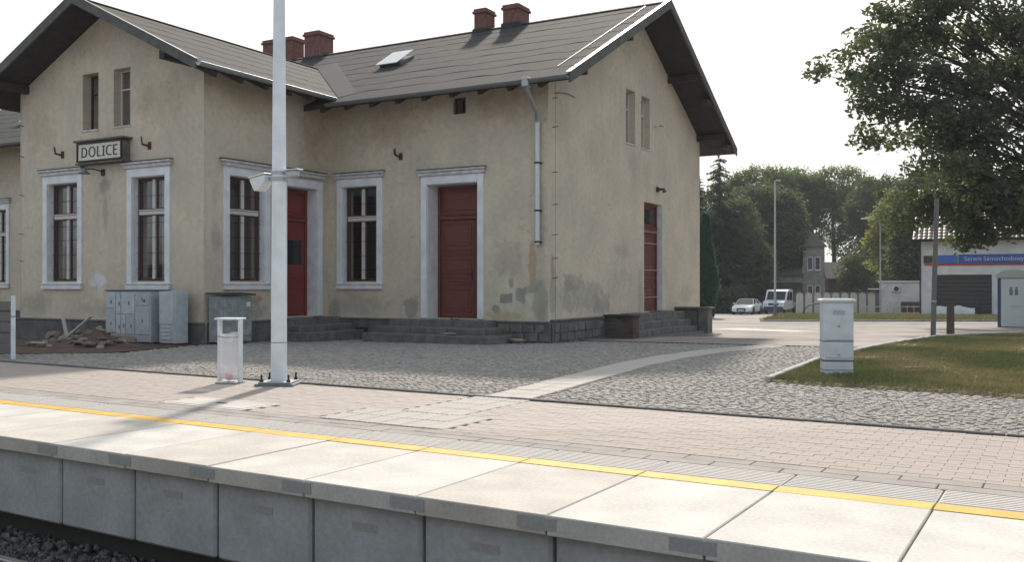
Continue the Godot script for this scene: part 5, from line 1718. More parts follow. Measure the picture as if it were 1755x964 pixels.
func make_vehicles() -> void:
	# white saloon, nose towards +z
	var n := node("parked_car", self, place(-24.85, -81.9), Basis(Vector3.UP, deg_to_rad(4)))
	tag(n, "white saloon car with a dark grille parked at the roadside", "car")
	var b := MB.new()
	var sec := func(w: float, y0: float, y1: float, y2: float, wt: float) -> Array:
		return [Vector2(w * 0.86, y0), Vector2(w, y0 + 0.12), Vector2(w, y1), Vector2(w * 0.97, y2 - 0.05), Vector2(wt, y2), Vector2(0, y2 + 0.015)]
	loft(b, [[-2.28, sec.call(0.78, 0.40, 0.62, 0.90, 0.66)], [-2.18, sec.call(0.86, 0.28, 0.62, 0.97, 0.76)], [-1.6, sec.call(0.91, 0.22, 0.62, 0.98, 0.80)], [0.0, sec.call(0.92, 0.20, 0.60, 0.95, 0.82)], [1.0, sec.call(0.92, 0.20, 0.60, 0.92, 0.80)], [1.7, sec.call(0.90, 0.22, 0.56, 0.82, 0.76)], [2.15, sec.call(0.84, 0.24, 0.50, 0.72, 0.68)], [2.30, sec.call(0.72, 0.30, 0.46, 0.62, 0.58)]])
	obj("body", b, M.car_white, n)
	b = MB.new()
	var cab := func(w0: float, w1: float, y0: float, y1: float) -> Array:
		return [Vector2(w0, y0), Vector2(lerpf(w0, w1, 0.9), lerpf(y0, y1, 0.9)), Vector2(w1 * 0.92, y1), Vector2(0, y1 + 0.01)]
	loft(b, [[-1.95, cab.call(0.74, 0.70, 0.93, 0.96)], [-1.10, cab.call(0.79, 0.60, 0.93, 1.33)], [-0.5, cab.call(0.80, 0.60, 0.92, 1.385)], [0.25, cab.call(0.80, 0.60, 0.92, 1.37)], [1.05, cab.call(0.77, 0.74, 0.90, 0.93)]])
	obj("windows", b, M.car_glass, n)
	b = MB.new()
	b.slab([Vector3(-0.56, 1.34, -1.12), Vector3(0.56, 1.34, -1.12), Vector3(0.57, 1.405, -0.5), Vector3(-0.57, 1.405, -0.5)], Vector3(0, -0.03, 0))
	b.slab([Vector3(-0.57, 1.405, -0.5), Vector3(0.57, 1.405, -0.5), Vector3(0.57, 1.39, 0.28), Vector3(-0.57, 1.39, 0.28)], Vector3(0, -0.03, 0))
	obj("roof", b, M.car_white, n)
	b = MB.new()
	for s in [-1.0, 1.0]:
		b.tube([Vector3(s * 0.79, 0.93, 1.06), Vector3(s * 0.60, 1.38, 0.28)], [0.03, 0.03], 6)
		b.tube([Vector3(s * 0.80, 0.94, -1.9), Vector3(s * 0.60, 1.35, -1.12)], [0.04, 0.035], 6)
		b.tube([Vector3(s * 0.81, 0.93, -0.35), Vector3(s * 0.61, 1.38, -0.35)], [0.03, 0.028], 6)
	obj("pillars", b, M.car_white, n)
	b = MB.new()
	b.box(Vector3(0, 0.47, 2.27), Vector3(0.78, 0.30, 0.10), 0.03)
	obj("grille", b, M.black_plastic, n)
	b = MB.new()
	b.box(Vector3(0, 0.44, 2.33), Vector3(0.50, 0.11, 0.012), 0.0)
	obj("number_plate", b, M.plastic_cap, n)
	b = MB.new()
	b.box(Vector3(0, 0.27, 2.18), Vector3(1.45, 0.10, 0.18), 0.03)
	obj("bumper_intake", b, M.black_plastic, n)
	for s in [-1.0, 1.0]:
		b = MB.new()
		b.box(Vector3(s * 0.60, 0.62, 2.16), Vector3(0.36, 0.13, 0.16), 0.04, Basis(Vector3.UP, s * 0.35))
		obj("headlight", b, M.headlamp, n)
		b = MB.new()
		b.box(Vector3(s * 0.98, 0.98, 0.75), Vector3(0.18, 0.12, 0.10), 0.03)
		obj("mirror", b, M.car_white, n)
		for z in [1.42, -1.38]:
			wheel(n, Vector3(s * 0.80, 0.33, z), 0.33)
			b = MB.new()
			b.tube([Vector3(s * 0.80, 0.36, z), Vector3(s * 0.923, 0.36, z)], [0.40, 0.40], 18)
			obj("wheel_arch", b, M.black_plastic, n)
	# white crew cab truck behind it
	var t := node("pickup_truck", self, place(-24.2, -90.2), Basis(Vector3.UP, deg_to_rad(3)))
	tag(t, "white crew cab truck with a dark lower front parked behind the car", "truck")
	b = MB.new()
	b.prism(PackedVector2Array([Vector2(2.65, 0.55), Vector2(2.75, 0.75), Vector2(2.62, 1.18), Vector2(1.75, 1.30), Vector2(1.05, 2.20), Vector2(0.80, 2.30), Vector2(-1.20, 2.32), Vector2(-1.30, 2.2), Vector2(-1.32, 0.5), Vector2(2.3, 0.45)]), -0.98, 0.98, Basis(Vector3(0, 0, 1), Vector3(0, 1, 0), Vector3(-1, 0, 0)))
	obj("cab", b, M.car_white, t)
	b = MB.new()
	b.slab([Vector3(-0.86, 1.37, 1.72), Vector3(0.86, 1.37, 1.72), Vector3(0.82, 2.14, 1.125), Vector3(-0.82, 2.14, 1.125)], Vector3(0, 0.015, 0.025))
	obj("windscreen", b, M.car_glass, t)
	for s in [-1.0, 1.0]:
		for q in [PackedVector2Array([Vector2(1.5, 1.36), Vector2(0.95, 2.08), Vector2(0.42, 2.08), Vector2(0.42, 1.30)]), PackedVector2Array([Vector2(0.22, 1.30), Vector2(0.22, 2.08), Vector2(-0.95, 2.08), Vector2(-1.0, 1.30)])]:
			b = MB.new()
			b.prism(q, 0.984 * s, 0.99 * s, Basis(Vector3(0, 0, 1), Vector3(0, 1, 0), Vector3(1, 0, 0)))
			obj("side_window", b, M.car_glass, t)
		b = MB.new()
		b.box(Vector3(s * 1.12, 1.62, 1.35), Vector3(0.14, 0.32, 0.12), 0.03)
		obj("mirror", b, M.black_plastic, t)
		b = MB.new()
		b.box(Vector3(s * 0.74, 0.92, 2.68), Vector3(0.32, 0.22, 0.12), 0.03)
		obj("headlight", b, M.headlamp, t)
		for z in [1.72, -2.5]:
			wheel(t, Vector3(s * 0.86, 0.36, z), 0.36)
	b = MB.new()
	b.box(Vector3(0, 0.58, 2.68), Vector3(1.75, 0.36, 0.22), 0.05)
	obj("bumper", b, M.truck_blue, t)
	b = MB.new()
	b.box(Vector3(0, 0.96, 2.72), Vector3(0.95, 0.20, 0.06), 0.02)
	obj("grille", b, M.black_plastic, t)
	b = MB.new()
	b.box(Vector3(0, 0.62, -2.55), Vector3(1.9, 0.14, 2.5), 0.02)
	for s in [-1.0, 1.0]:
		b.box(Vector3(s * 0.95, 0.86, -2.55), Vector3(0.05, 0.36, 2.5), 0.01)
	b.box(Vector3(0, 0.86, -3.8), Vector3(1.9, 0.36, 0.05), 0.01)
	obj("load_bed", b, M.zinc, t)

func street_lamp(p: Vector3, h: float, r: float, label: String, arm: float) -> void:
	var n := node("street_lamp", self, p)
	tag(n, label, "street lamp", "street lamps beyond the road")
	var b := MB.new()
	var left := Vector3(-0.857, 0, 0.515)
	if arm > 0.0:
		b.tube([Vector3(0, -0.2, 0), Vector3(0, h * 0.5, 0), Vector3(0, h - 0.5, 0), Vector3(0, h - 0.12, 0) + left * 0.12, Vector3(0, h, 0) + left * 0.5, Vector3(0, h, 0) + left * arm], [r, r * 0.8, r * 0.6, r * 0.55, r * 0.5, r * 0.5], 10)
		obj("pole", b, M.galvanised, n)
		b = MB.new()
		b.box(Vector3(0, h, 0) + left * (arm + 0.22), Vector3(0.6, 0.10, 0.20), 0.04, Basis(Vector3.UP, deg_to_rad(31)))
		obj("lantern", b, M.plastic_cap, n)
	else:
		b.tube([Vector3(0, -0.2, 0), Vector3(0, 1.2, 0), Vector3(0, 1.22, 0), Vector3(0, h, 0)], [r, r, r * 0.72, r * 0.45], 12)
		obj("pole", b, M.galvanised, n)
		b = MB.new()
		b.tube([Vector3(0, -0.05, 0), Vector3(0, 0.9, 0)], [r * 1.04, r * 1.04], 12)
		obj("base_sleeve", b, M.cabinet_dark, n)
		b = MB.new()
		b.box(Vector3(0.12, h + 0.02, -0.25), Vector3(0.20, 0.08, 0.55), 0.03)
		obj("lantern", b, M.galvanised, n)

func make_far_buildings() -> void:
	var rot := Basis(Vector3.UP, deg_to_rad(4))
	# white workshop: local x right, z towards the road
	var wb := node("white_workshop", self, place(-9.22, -71.46), rot)
	tag(wb, "white workshop with a blue sign band and dark roller door", "building")
	var b := MB.new()
	var W := 13.0
	b.box(Vector3(0.45, 2.55, -5), Vector3(0.9, 6.0, 10), 0.0)
	b.box(Vector3(8.72, 2.55, -5), Vector3(8.56, 6.0, 10), 0.0)
	b.box(Vector3(2.67, 4.265, -5), Vector3(3.54, 2.57, 10), 0.0)
	b.box(Vector3(2.67, 1.2, -5.5), Vector3(3.54, 3.5, 9), 0.0)
	obj("wall", b, M.white_wall, wb)
	for k in 11:
		b = MB.new()
		b.box(Vector3(2.67, 2.98 - 0.29 * (k + 0.5), -0.16), Vector3(3.52, 0.275, 0.06), 0.02)
		obj("door_slat", b, M.garage, wb)
	b = MB.new()
	b.box(Vector3(0.52, 4.06, 0.03), Vector3(0.72, 0.52, 0.06), 0.01)
	obj("sign_panel", b, M.garage, wb)
	b = MB.new()
	b.box(Vector3(1.62, 4.07, 0.045), Vector3(1.40, 0.56, 0.09), 0.01)
	obj("sign_panel", b, M.sign_blue_light, wb)
	b = MB.new()
	b.box(Vector3(7.7, 4.08, 0.04), Vector3(10.6, 0.60, 0.08), 0.01)
	var sp := obj("sign_panel", b, M.sign_blue, wb)
	b = MB.new()
	b.box(Vector3(6.6, 3.70, 0.035), Vector3(12.8, 0.13, 0.07), 0.01)
	obj("red_stripe", b, M.sign_red, wb)
	var tm := TextMesh.new()
	tm.text = "Serwis Samochodowy"
	var sf := SystemFont.new()
	sf.font_names = PackedStringArray(["Droid Sans"])
	tm.font = sf
	tm.font_size = 48
	tm.pixel_size = 0.0078
	tm.depth = 0.01
	put("lettering", tm, M.plastic_grey, sp, Vector3(4.55, 4.07, 0.09))
	# tiled metal roof: rows of pressed tiles
	var roof := node("roof", wb)
	b = MB.new()
	b.slab([Vector3(-0.5, 5.45, 0.7), Vector3(W + 0.5, 5.45, 0.7), Vector3(W + 0.5, 9.5, -5.2), Vector3(-0.5, 9.5, -5.2)], Vector3(0, -0.15, 0))
	b.slab([Vector3(-0.5, 5.45, -11.1), Vector3(W + 0.5, 5.45, -11.1), Vector3(W + 0.5, 9.5, -5.2), Vector3(-0.5, 9.5, -5.2)], Vector3(0, -0.15, 0))
	obj("deck", b, M.timber_dark, roof)
	b = MB.new()
	var up := Vector3(0, 4.05, -5.9)
	var nn := Vector3(0, 5.9, 4.05).normalized()
	for r in 18:
		for k in 44:
			var x0 := -0.5 + k * 0.318
			var last := []
			for q in 5:
				var x := x0 + 0.318 * q / 4.0
				var hgt := 0.035 * sin(PI * q / 4.0)
				var lo := Vector3(x, 5.45, 0.7) + up * (r / 18.0) + nn * (0.040 + hgt)
				var hi := Vector3(x, 5.45, 0.7) + up * ((r + 1) / 18.0) + nn * (0.012 + hgt)
				var ft := Vector3(x, 5.45, 0.7) + up * (r / 18.0) + nn * (0.012 + hgt)
				if q > 0:
					b.quad(last[0], lo, hi, last[1], nn)
					b.quad(last[0], lo, ft, last[2], Vector3(0, -0.5, 1))
				last = [lo, hi, ft]
	var tl := obj("roof_tiles", b, M.roof_metal, roof)
	tl.set_meta("kind", "stuff")
	b = MB.new()
	b.tube([Vector3(-0.35, 5.3, 0.7), Vector3(-0.1, 5.0, 0.3), Vector3(-0.06, 4.7, 0.08), Vector3(-0.06, 0.1, 0.08)], [0.05, 0.05, 0.05, 0.05], 8)
	obj("downpipe", b, M.iron, wb)
	gutter(wb, Vector3(-0.5, 5.42, 0.78), Vector3(W + 0.5, 5.42, 0.78), 0.08, M.iron)
	# white sheeting piled before the roller door
	var tp := node("white_tarpaulin", self, place(-9.22, -71.46) + rot * Vector3(2.15, 0, 0.9), rot)
	tag(tp, "white sheeting heaped against the dark roller door", "tarpaulin")
	b = MB.new()
	var prev := []
	for i in 15:
		var x := -1.25 + 2.5 * i / 14.0
		var cur := []
		for j in 8:
			var a := PI * 0.5 * j / 7.0
			var hgt := 0.80 + 0.07 * sin(i * 0.9) - 0.12 * absf(x) * absf(x) * 0.4
			cur.append(Vector3(x + 0.03 * sin(j * 2.0 + i), hgt * sin(a) + 0.02 * sin(i * 1.7 + j), 0.45 * cos(a) + 0.03 * sin(i * 2.3 + j * 1.3)))
		cur.append(Vector3(x, 0.0, -0.35))
		if i > 0:
			for j in 8:
				b.quad(prev[j], cur[j], cur[j + 1], prev[j + 1], Vector3(0, cur[j].y, cur[j].z + 0.2))
		prev = cur
	obj("sheeting", b, M.tarp, tp)
	for q in [[3.72, 0.9, "dark slim post between the white sheeting and the roller door edge"], [4.85, 1.0, "dark slim post on the verge before the blank workshop wall"]]:
		var po := node("bollard", self, place(-9.22, -71.46) + rot * Vector3(q[0] + 0.0, 0.0, q[1]), rot)
		tag(po, q[2], "bollard", "dark posts before the workshop")
		b = MB.new()
		b.tube([Vector3(0, -0.1, 0), Vector3(0, 1.15, 0), Vector3(0, 1.2, 0)], [0.05, 0.05, 0.02], 8)
		obj("shaft", b, M.iron, po)
	# small white shed
	var sh := node("garden_shed", self, place(-13.33, -79.49), rot)
	tag(sh, "small white flat roofed shed beside the workshop", "shed")
	b = MB.new()
	b.box(Vector3(1.6, 1.1, -1.5), Vector3(3.2, 3.1, 3.0), 0.02)
	obj("wall", b, M.white_wall, sh)
	b = MB.new()
	b.box(Vector3(1.6, 2.72, -1.45), Vector3(3.45, 0.13, 3.3), 0.02)
	obj("roof", b, M.zinc_bright, sh)
	b = MB.new()
	b.box(Vector3(-0.35, 2.12, 0.1), Vector3(1.0, 0.08, 0.9), 0.02)
	obj("canopy", b, M.zinc_bright, sh)
	var ac := node("fan_unit", sh)
	b = MB.new()
	b.box(Vector3(1.20, 2.15, 0.14), Vector3(0.62, 0.46, 0.26), 0.02)
	obj("casing", b, M.plastic_grey, ac)
	b = MB.new()
	b.tube([Vector3(1.26, 2.15, 0.268), Vector3(1.26, 2.15, 0.275)], [0.19, 0.19], 16)
	obj("fan_grille", b, M.black_plastic, ac)
	var bs := node("brick_stack", self, place(-13.33, -79.49) + rot * Vector3(2.4, 0, 0.9), rot)
	tag(bs, "stack of dark brown bricks in front of the small white shed", "bricks")
	for r in 6:
		b = MB.new()
		b.box(Vector3(rr(-0.03, 0.03), 0.1 + 0.19 * r, 0), Vector3(1.5, 0.175, 0.8), 0.02)
		obj("brick_layer", b, M[["brick_dark", "brick_mid"][r % 2]], bs)
	# grey house half hidden by trees
	var ho := node("old_house", self, place(-26.04, -106.85), Basis(Vector3.UP, deg_to_rad(14)))
	tag(ho, "grey plastered house with a narrow front and pyramid roof among trees", "house")
	b = MB.new()
	b.box(Vector3(1.15, 3.4, -1.2), Vector3(2.3, 8.0, 2.4), 0.02)
	b.box(Vector3(-3.4, 1.9, -2.6), Vector3(6.8, 5.0, 5.0), 0.02)
	obj("wall", b, M.house_grey, ho)
	b = MB.new()
	var ap := Vector3(1.15, 9.1, -1.2)
	var cs := [Vector3(-0.25, 7.4, 0.25), Vector3(2.55, 7.4, 0.25), Vector3(2.55, 7.4, -2.65), Vector3(-0.25, 7.4, -2.65)]
	for k in 4:
		b.tri(cs[k], cs[(k + 1) % 4], ap, (cs[k] + cs[(k + 1) % 4]) * 0.5 - Vector3(1.15, 7.0, -1.2))
	b.quad(cs[0], cs[1], cs[2], cs[3], Vector3.DOWN)
	b.slab([Vector3(-7.0, 4.3, 0.3), Vector3(-0.02, 4.3, 0.3), Vector3(-0.02, 6.6, -2.6), Vector3(-7.0, 6.6, -2.6)], Vector3(0, -0.12, 0))
	b.slab([Vector3(-7.0, 4.3, -5.5), Vector3(-0.02, 4.3, -5.5), Vector3(-0.02, 6.6, -2.6), Vector3(-7.0, 6.6, -2.6)], Vector3(0, -0.12, 0))
	obj("roof", b, M.house_roof, ho)
	for q in [[0.75, 5.5], [1.55, 5.5], [0.75, 2.3], [1.55, 2.3]]:
		var wn := node("window", ho)
		b = MB.new()
		b.box(Vector3(q[0], q[1], 0.015), Vector3(0.60, 1.5, 0.07), 0.01)
		obj("frame", b, M.trim_white, wn)
		b = MB.new()
		b.box(Vector3(q[0], q[1], 0.056), Vector3(0.44, 1.32, 0.012), 0.0)
		obj("pane", b, M.car_glass, wn)
		b = MB.new()
		b.box(Vector3(q[0], q[1] - 0.80, 0.06), Vector3(0.7, 0.08, 0.14), 0.01)
		obj("sill", b, M.trim_white, wn)
	b = MB.new()
	b.slab([Vector3(-4.5, 2.75, 1.9), Vector3(-0.1, 2.75, 1.9), Vector3(-0.1, 3.35, 0.0), Vector3(-4.5, 3.35, 0.0)], Vector3(0, -0.08, 0))
	obj("porch_roof", b, M.timber_dark, ho)
	for k in 6:
		b = MB.new()
		b.box(Vector3(-4.3 + k * 0.82, 1.3, 1.75), Vector3(0.10, 2.8, 0.10), 0.01)
		obj("porch_post", b, M.fence_grey, ho)
	var ba := node("barn", self, place(-24.0, -110.5), Basis(Vector3.UP, deg_to_rad(20)))
	tag(ba, "dark brown barn with a low grey roof behind the fence", "barn")
	b = MB.new()
	b.box(Vector3(3.6, 1.6, -2.5), Vector3(7.2, 4.6, 5.0), 0.02)
	obj("wall", b, M.barn_wood, ba)
	b = MB.new()
	b.slab([Vector3(-0.4, 3.9, 0.5), Vector3(7.8, 3.9, 0.5), Vector3(7.8, 5.8, -2.5), Vector3(-0.4, 5.8, -2.5)], Vector3(0, -0.15, 0))
	b.slab([Vector3(-0.4, 3.9, -5.5), Vector3(7.8, 3.9, -5.5), Vector3(7.8, 5.8, -2.5), Vector3(-0.4, 5.8, -2.5)], Vector3(0, -0.15, 0))
	obj("roof", b, M.house_roof, ba)
	# concrete fence with arched panels, going away from the road
	var fa := Vector2(-18.84, -76.2)
	var fb := Vector2(-20.35, -99.0)
	var us := [1371.0, 1385.0, 1398.5, 1411.0, 1422.0, 1432.5, 1442.5, 1453.0]
	var fn := node("concrete_fence", self, place(-18.95, -76.2))
	tag(fn, "pale concrete fence of arched panels with brown caps", "fence")
	for k in 9:
		var p := fa.lerp(Vector2(-13.4, -80.2), k / 9.0)
		var dir := (Vector2(-13.4, -80.2) - fa).normalized()
		b = MB.new()
		var poly := PackedVector2Array([Vector2(-0.28, -0.2), Vector2(0.28, -0.2)])
		for j in 7:
			var a := PI * j / 6.0
			poly.append(Vector2(0.28 * cos(a), 1.55 + 0.26 * sin(a)))
		b.prism(poly, -0.04, 0.04)
		var pn := put("panel", b.mesh(), M.fence_concrete, fn, place(p.x, p.y) - fn.position, Basis(Vector3.UP, atan2(-dir.y, dir.x)))
		b = MB.new()
		var arc := []
		var rad := []
		for j in 7:
			var a := PI * j / 6.0
			arc.append(Vector3(0.29 * cos(a), 1.57 + 0.27 * sin(a), 0)); rad.append(0.035)
		b.tube(arc, rad, 6)
		obj("cap", b, M.fence_cap, pn)
		b = MB.new()
		b.box(Vector3(0.33, 0.75, 0), Vector3(0.07, 1.9, 0.12), 0.01)
		obj("post", b, M.fence_grey, pn)
	var gf := node("board_fence", self, place(-17.0, -92.0))
	tag(gf, "grey board fence standing behind the arched concrete fence", "fence")
	for k in 34:
		b = MB.new()
		var p := Vector2(-19.6, -91.0).lerp(Vector2(-9.6, -93.5), k / 34.0)
		b.box(Vector3.ZERO, Vector3(0.28, 2.1 + rr(-0.05, 0.05), 0.03), 0.005)
		put("board", b.mesh(), M.fence_grey, gf, place(p.x, p.y) - gf.position + Vector3(0, 0.95, 0), Basis(Vector3.UP, 0.245))
	# low white railing and a curved iron hoop on the verge
	var lr := node("low_railing", self, place(-11.5, -74.5), Basis(Vector3.UP, deg_to_rad(31)))
	tag(lr, "low pale metal railing on the verge before the shed", "railing")
	b = MB.new()
	for y in [0.25, 0.72]:
		b.box(Vector3(0, y, 0), Vector3(5.0, 0.05, 0.05), 0.01)
	obj("rail", b, M.galvanised, lr)
	for k in 11:
		b = MB.new()
		b.box(Vector3(-2.5 + 0.5 * k, 0.40, 0), Vector3(0.04, 0.85, 0.04), 0.008)
		obj("baluster", b, M.galvanised, lr)
	var ah := node("iron_hoop", self, place(-16.2, -70.5), Basis(Vector3.UP, deg_to_rad(31)))
	tag(ah, "low curved dark iron hoop rail in front of the concrete fence", "railing")
	b = MB.new()
	var hp := []
	var hr := []
	for j in 13:
		var a := PI * j / 12.0
		hp.append(Vector3(-1.0 * cos(a), 0.2 + 0.75 * sin(a), 0)); hr.append(0.035)
	b.tube(hp, hr, 8)
	obj("hoop", b, M.iron, ah)
	street_lamp(place(-14.78, -54.12), 8.05, 0.10, "tall straight galvanised lamp post on the corner of the verge", 0.0)
	street_lamp(place(-13.2, -79.0), 7.75, 0.075, "slender lamp post with a curved arm behind the small white shed", 1.0)
	# leaning pole and stump post at the edge of the lawn
	var up2 := node("utility_pole", self, place(-3.20, -27.0))
	tag(up2, "grey weathered pole leaning slightly at the edge of the lawn", "pole")
	b = MB.new()
	b.tube([Vector3(0, -0.2, 0), Vector3(0.04, 1.6, -0.02), Vector3(0.10, 3.7, -0.05)], [0.068, 0.064, 0.058], 12)
	obj("shaft", b, M.wood_pole, up2)
	b = MB.new()
	b.tube([Vector3(0.02, 0.95, 0), Vector3(0.022, 1.0, 0)], [0.070, 0.070], 12)
	obj("band", b, M.galvanised, up2)
	var bp := node("wooden_post", self, place(-3.0, -29.2))
	tag(bp, "short thick brown wooden post at the edge of the lawn", "post")
	b = MB.new()
	b.tube([Vector3(0, -0.2, 0), Vector3(0, 0.86, 0), Vector3(0, 0.90, 0)], [0.11, 0.10, 0.07], 10)
	obj("shaft", b, M.wood_brown, bp)
	# mobile toilet
	var to := node("portable_toilet", self, place(-1.95, -40.7) - Vector3(0, 0.10, 0), Basis(Vector3.UP, deg_to_rad(1)))
	tag(to, "pale portable toilet cabin with blue corners behind the lawn", "toilet cabin")
	b = MB.new()
	b.box(Vector3(0, 0.06, 0), Vector3(1.22, 0.12, 1.22), 0.02)
	obj("skid", b, M.toilet_blue, to)
	b = MB.new()
	b.box(Vector3(0, 1.05, 0), Vector3(1.10, 1.9, 1.10), 0.02)
	obj("walls", b, M.toilet_blue, to)
	b = MB.new()
	b.box(Vector3(0, 1.06, 0.556), Vector3(0.86, 1.84, 0.03), 0.012)
	var td := obj("door", b, M.toilet_white, to)
	b = MB.new()
	b.box(Vector3(0.16, 0.93, 0.575), Vector3(0.5, 0.09, 0.02), 0.006)
	obj("latch", b, M.cabinet_grey, td)
	b = MB.new()
	b.box(Vector3(0.0, 0.55, 0.574), Vector3(0.5, 0.05, 0.012), 0.004)
	obj("rib", b, M.cabinet_light, td)
	for q in [[-0.09, 1.52, 0.055], [0.09, 1.52, 0.055]]:
		b = MB.new()
		b.tube([Vector3(q[0], q[1] + 0.10, 0.572), Vector3(q[0], q[1] + 0.10, 0.578)], [0.045, 0.045], 12)
		b.box(Vector3(q[0], q[1] - 0.06, 0.575), Vector3(0.11, 0.22, 0.006), 0.0)
		obj("pictogram", b, M.cabinet_dark, td)
	b = MB.new()
	var rp := PackedVector2Array([Vector2(-0.60, 0), Vector2(0.60, 0), Vector2(0.60, 0.08)])
	for j in 9:
		var a := PI * (j + 0.5) / 9.5
		rp.append(Vector2(0.58 * cos(a), 0.08 + 0.24 * sin(a)))
	rp.append(Vector2(-0.60, 0.08))
	b.prism(rp, -0.6, 0.6, Basis.IDENTITY, Vector3(0, 2.0, 0))
	obj("roof", b, M.toilet_roof, to)

# ---------- trees ----------
func clump(n: int, r: float, l: float, w: float, sd: int) -> ArrayMesh:
	rng.seed = sd
	var b := MB.new()
	for i in n:
		var d := Vector3(rr(-1, 1), rr(-1, 1), rr(-1, 1))
		if d.length() > 1.0:
			d = d.normalized() * rr(0.5, 1.0)
		var p := d * r * Vector3(1, 0.7, 1)
		var a := Vector3(rr(-1, 1), rr(-0.8, 0.5), rr(-1, 1)).normalized()
		var s := a.cross(Vector3(rr(-1, 1), rr(-1, 1), rr(-1, 1))).normalized()
		var k := rr(0.7, 1.2)
		var fold := a.cross(s) * w * 0.25 * k
		b.tri(p, p + a * l * 0.5 * k + s * w * 0.5 * k + fold, p + a * l * k)
		b.tri(p, p + a * l * k, p + a * l * 0.5 * k - s * w * 0.5 * k + fold)
	return b.mesh()

const CAM_RIGHT := Vector3(0.857167, 0, -0.515038)
const CAM_AWAY := Vector3(-0.515038, 0, -0.857167)

# blobs: [across, up, away, radius across, radius up, radius away, clumps]
func broadleaf(called: String, label: String, p: Vector3, trunk_r: float, trunk_top: float, blobs: Array, m: Material, cl: ArrayMesh, cs: float, gap: float, sd: int, group := "") -> void:
	rng.seed = sd
	var n := node(called, self, p)
	tag(n, label, "tree", group)
	var f := FastNoiseLite.new()
	f.seed = sd
	f.frequency = 0.32 if called == "spreading_tree" else 0.55 / cs
	var spots := []
	var ends := []
	for q in blobs:
		var c: Vector3 = CAM_RIGHT * q[0] + Vector3.UP * (q[1] - p.y) + CAM_AWAY * q[2]
		var made := 0
		var tries := 0
		while made < q[6] and tries < q[6] * 8:
			tries += 1
			var d := Vector3(rr(-1, 1), rr(-1, 1), rr(-1, 1))
			if d.length_squared() > 1.0 or d.length_squared() < 0.02: continue
			d = d.normalized() * pow(d.length(), 0.55)
			var pt: Vector3 = c + CAM_RIGHT * d.x * q[3] + Vector3.UP * d.y * q[4] + CAM_AWAY * d.z * q[5]
			if f.get_noise_3dv(pt) < gap: continue
			made += 1
			spots.append(Transform3D(Basis.from_euler(Vector3(rr(-0.5, 0.5), rr(0, TAU), rr(-0.5, 0.5))) * Basis.from_scale(Vector3.ONE * cs * rr(0.7, 1.3)), pt))
			if made % 14 == 1: ends.append([pt, c])
	var b := MB.new()
	var tp := []
	var tr := []
	for k in 7:
		var t := k / 6.0
		tp.append(Vector3(0.25 * sin(t * 3.0 + sd), -0.3 + (trunk_top + 0.3) * t, 0.25 * cos(t * 2.3 + sd)) * Vector3(t, 1, t))
		tr.append(trunk_r * (1.15 - 0.85 * t))
	b.tube(tp, tr, 10)
	obj("trunk", b, M.bark, n)
	b = MB.new()
	for e in ends:
		var c: Vector3 = e[1]
		var y := clampf(c.y * 0.62, trunk_top * 0.25, trunk_top * 0.95)
		var t := y / trunk_top
		var s := Vector3(0.25 * sin(t * 3.0 + sd) * t, y, 0.25 * cos(t * 2.3 + sd) * t)
		var mid := s.lerp(c, 0.55) + Vector3(0, 0.06 * s.distance_to(c), 0)
		var r0 := trunk_r * 0.16
		b.tube([s, s.lerp(mid, 0.5) + Vector3(0, 0.1, 0), mid, mid.lerp(e[0], 0.55) + Vector3(rr(-0.2, 0.2), rr(-0.1, 0.25), rr(-0.2, 0.2)), e[0]], [r0, r0 * 0.85, r0 * 0.65, r0 * 0.35, r0 * 0.12], 5, false)
	obj("limbs", b, M.bark, n)
	joined("crown", cl, m, spots, n)

func conifer(called: String, label: String, p: Vector3, h: float, r: float, thin: float, m: Material, sd: int, group := "") -> void:
	rng.seed = sd
	var n := node(called, self, p)
	tag(n, label, "tree", group)
	var b := MB.new()
	b.tube([Vector3(0, -0.3, 0), Vector3(0.05, h * 0.5, 0), Vector3(0, h, 0)], [h * 0.016, h * 0.010, 0.02], 8)
	obj("trunk", b, M.bark, n)
	b = MB.new()
	# a drooping spray of needles
	for i in 46:
		var t := pow(rng.randf(), 0.8)
		var pt := Vector3(rr(-0.20, 0.20) * (1.1 - t), -0.25 * t * t + rr(-0.10, 0.04), t)
		var a := Vector3(rr(-0.9, 0.9), rr(-0.9, 0.1), rr(0.1, 0.9)).normalized()
		var s := a.cross(Vector3(rr(-1, 1), 1, rr(-1, 1))).normalized() * 0.05
		b.tri(pt - s, pt + s, pt + a * 0.32)
	var spray := b.mesh()
	var spots := []
	var y := h * 0.06
	while y < h * 0.985:
		var t := y / h
		var len := r * pow(1.0 - t, 0.75) * rr(0.75, 1.1) + 0.15
		for k in int(rr(5, 8)):
			if rng.randf() < thin: continue
			var w := rr(0, TAU)
			var l := len * rr(0.65, 1.1)
			spots.append(Transform3D(Basis(Vector3.UP, w) * Basis(Vector3.RIGHT, rr(-0.15, 0.25)) * Basis.from_scale(Vector3(l * 0.8, l * 0.8, l)), Vector3(0, y + rr(-0.15, 0.15), 0)))
		y += h * 0.016 + 0.05
	joined("crown", spray, m, spots, n)

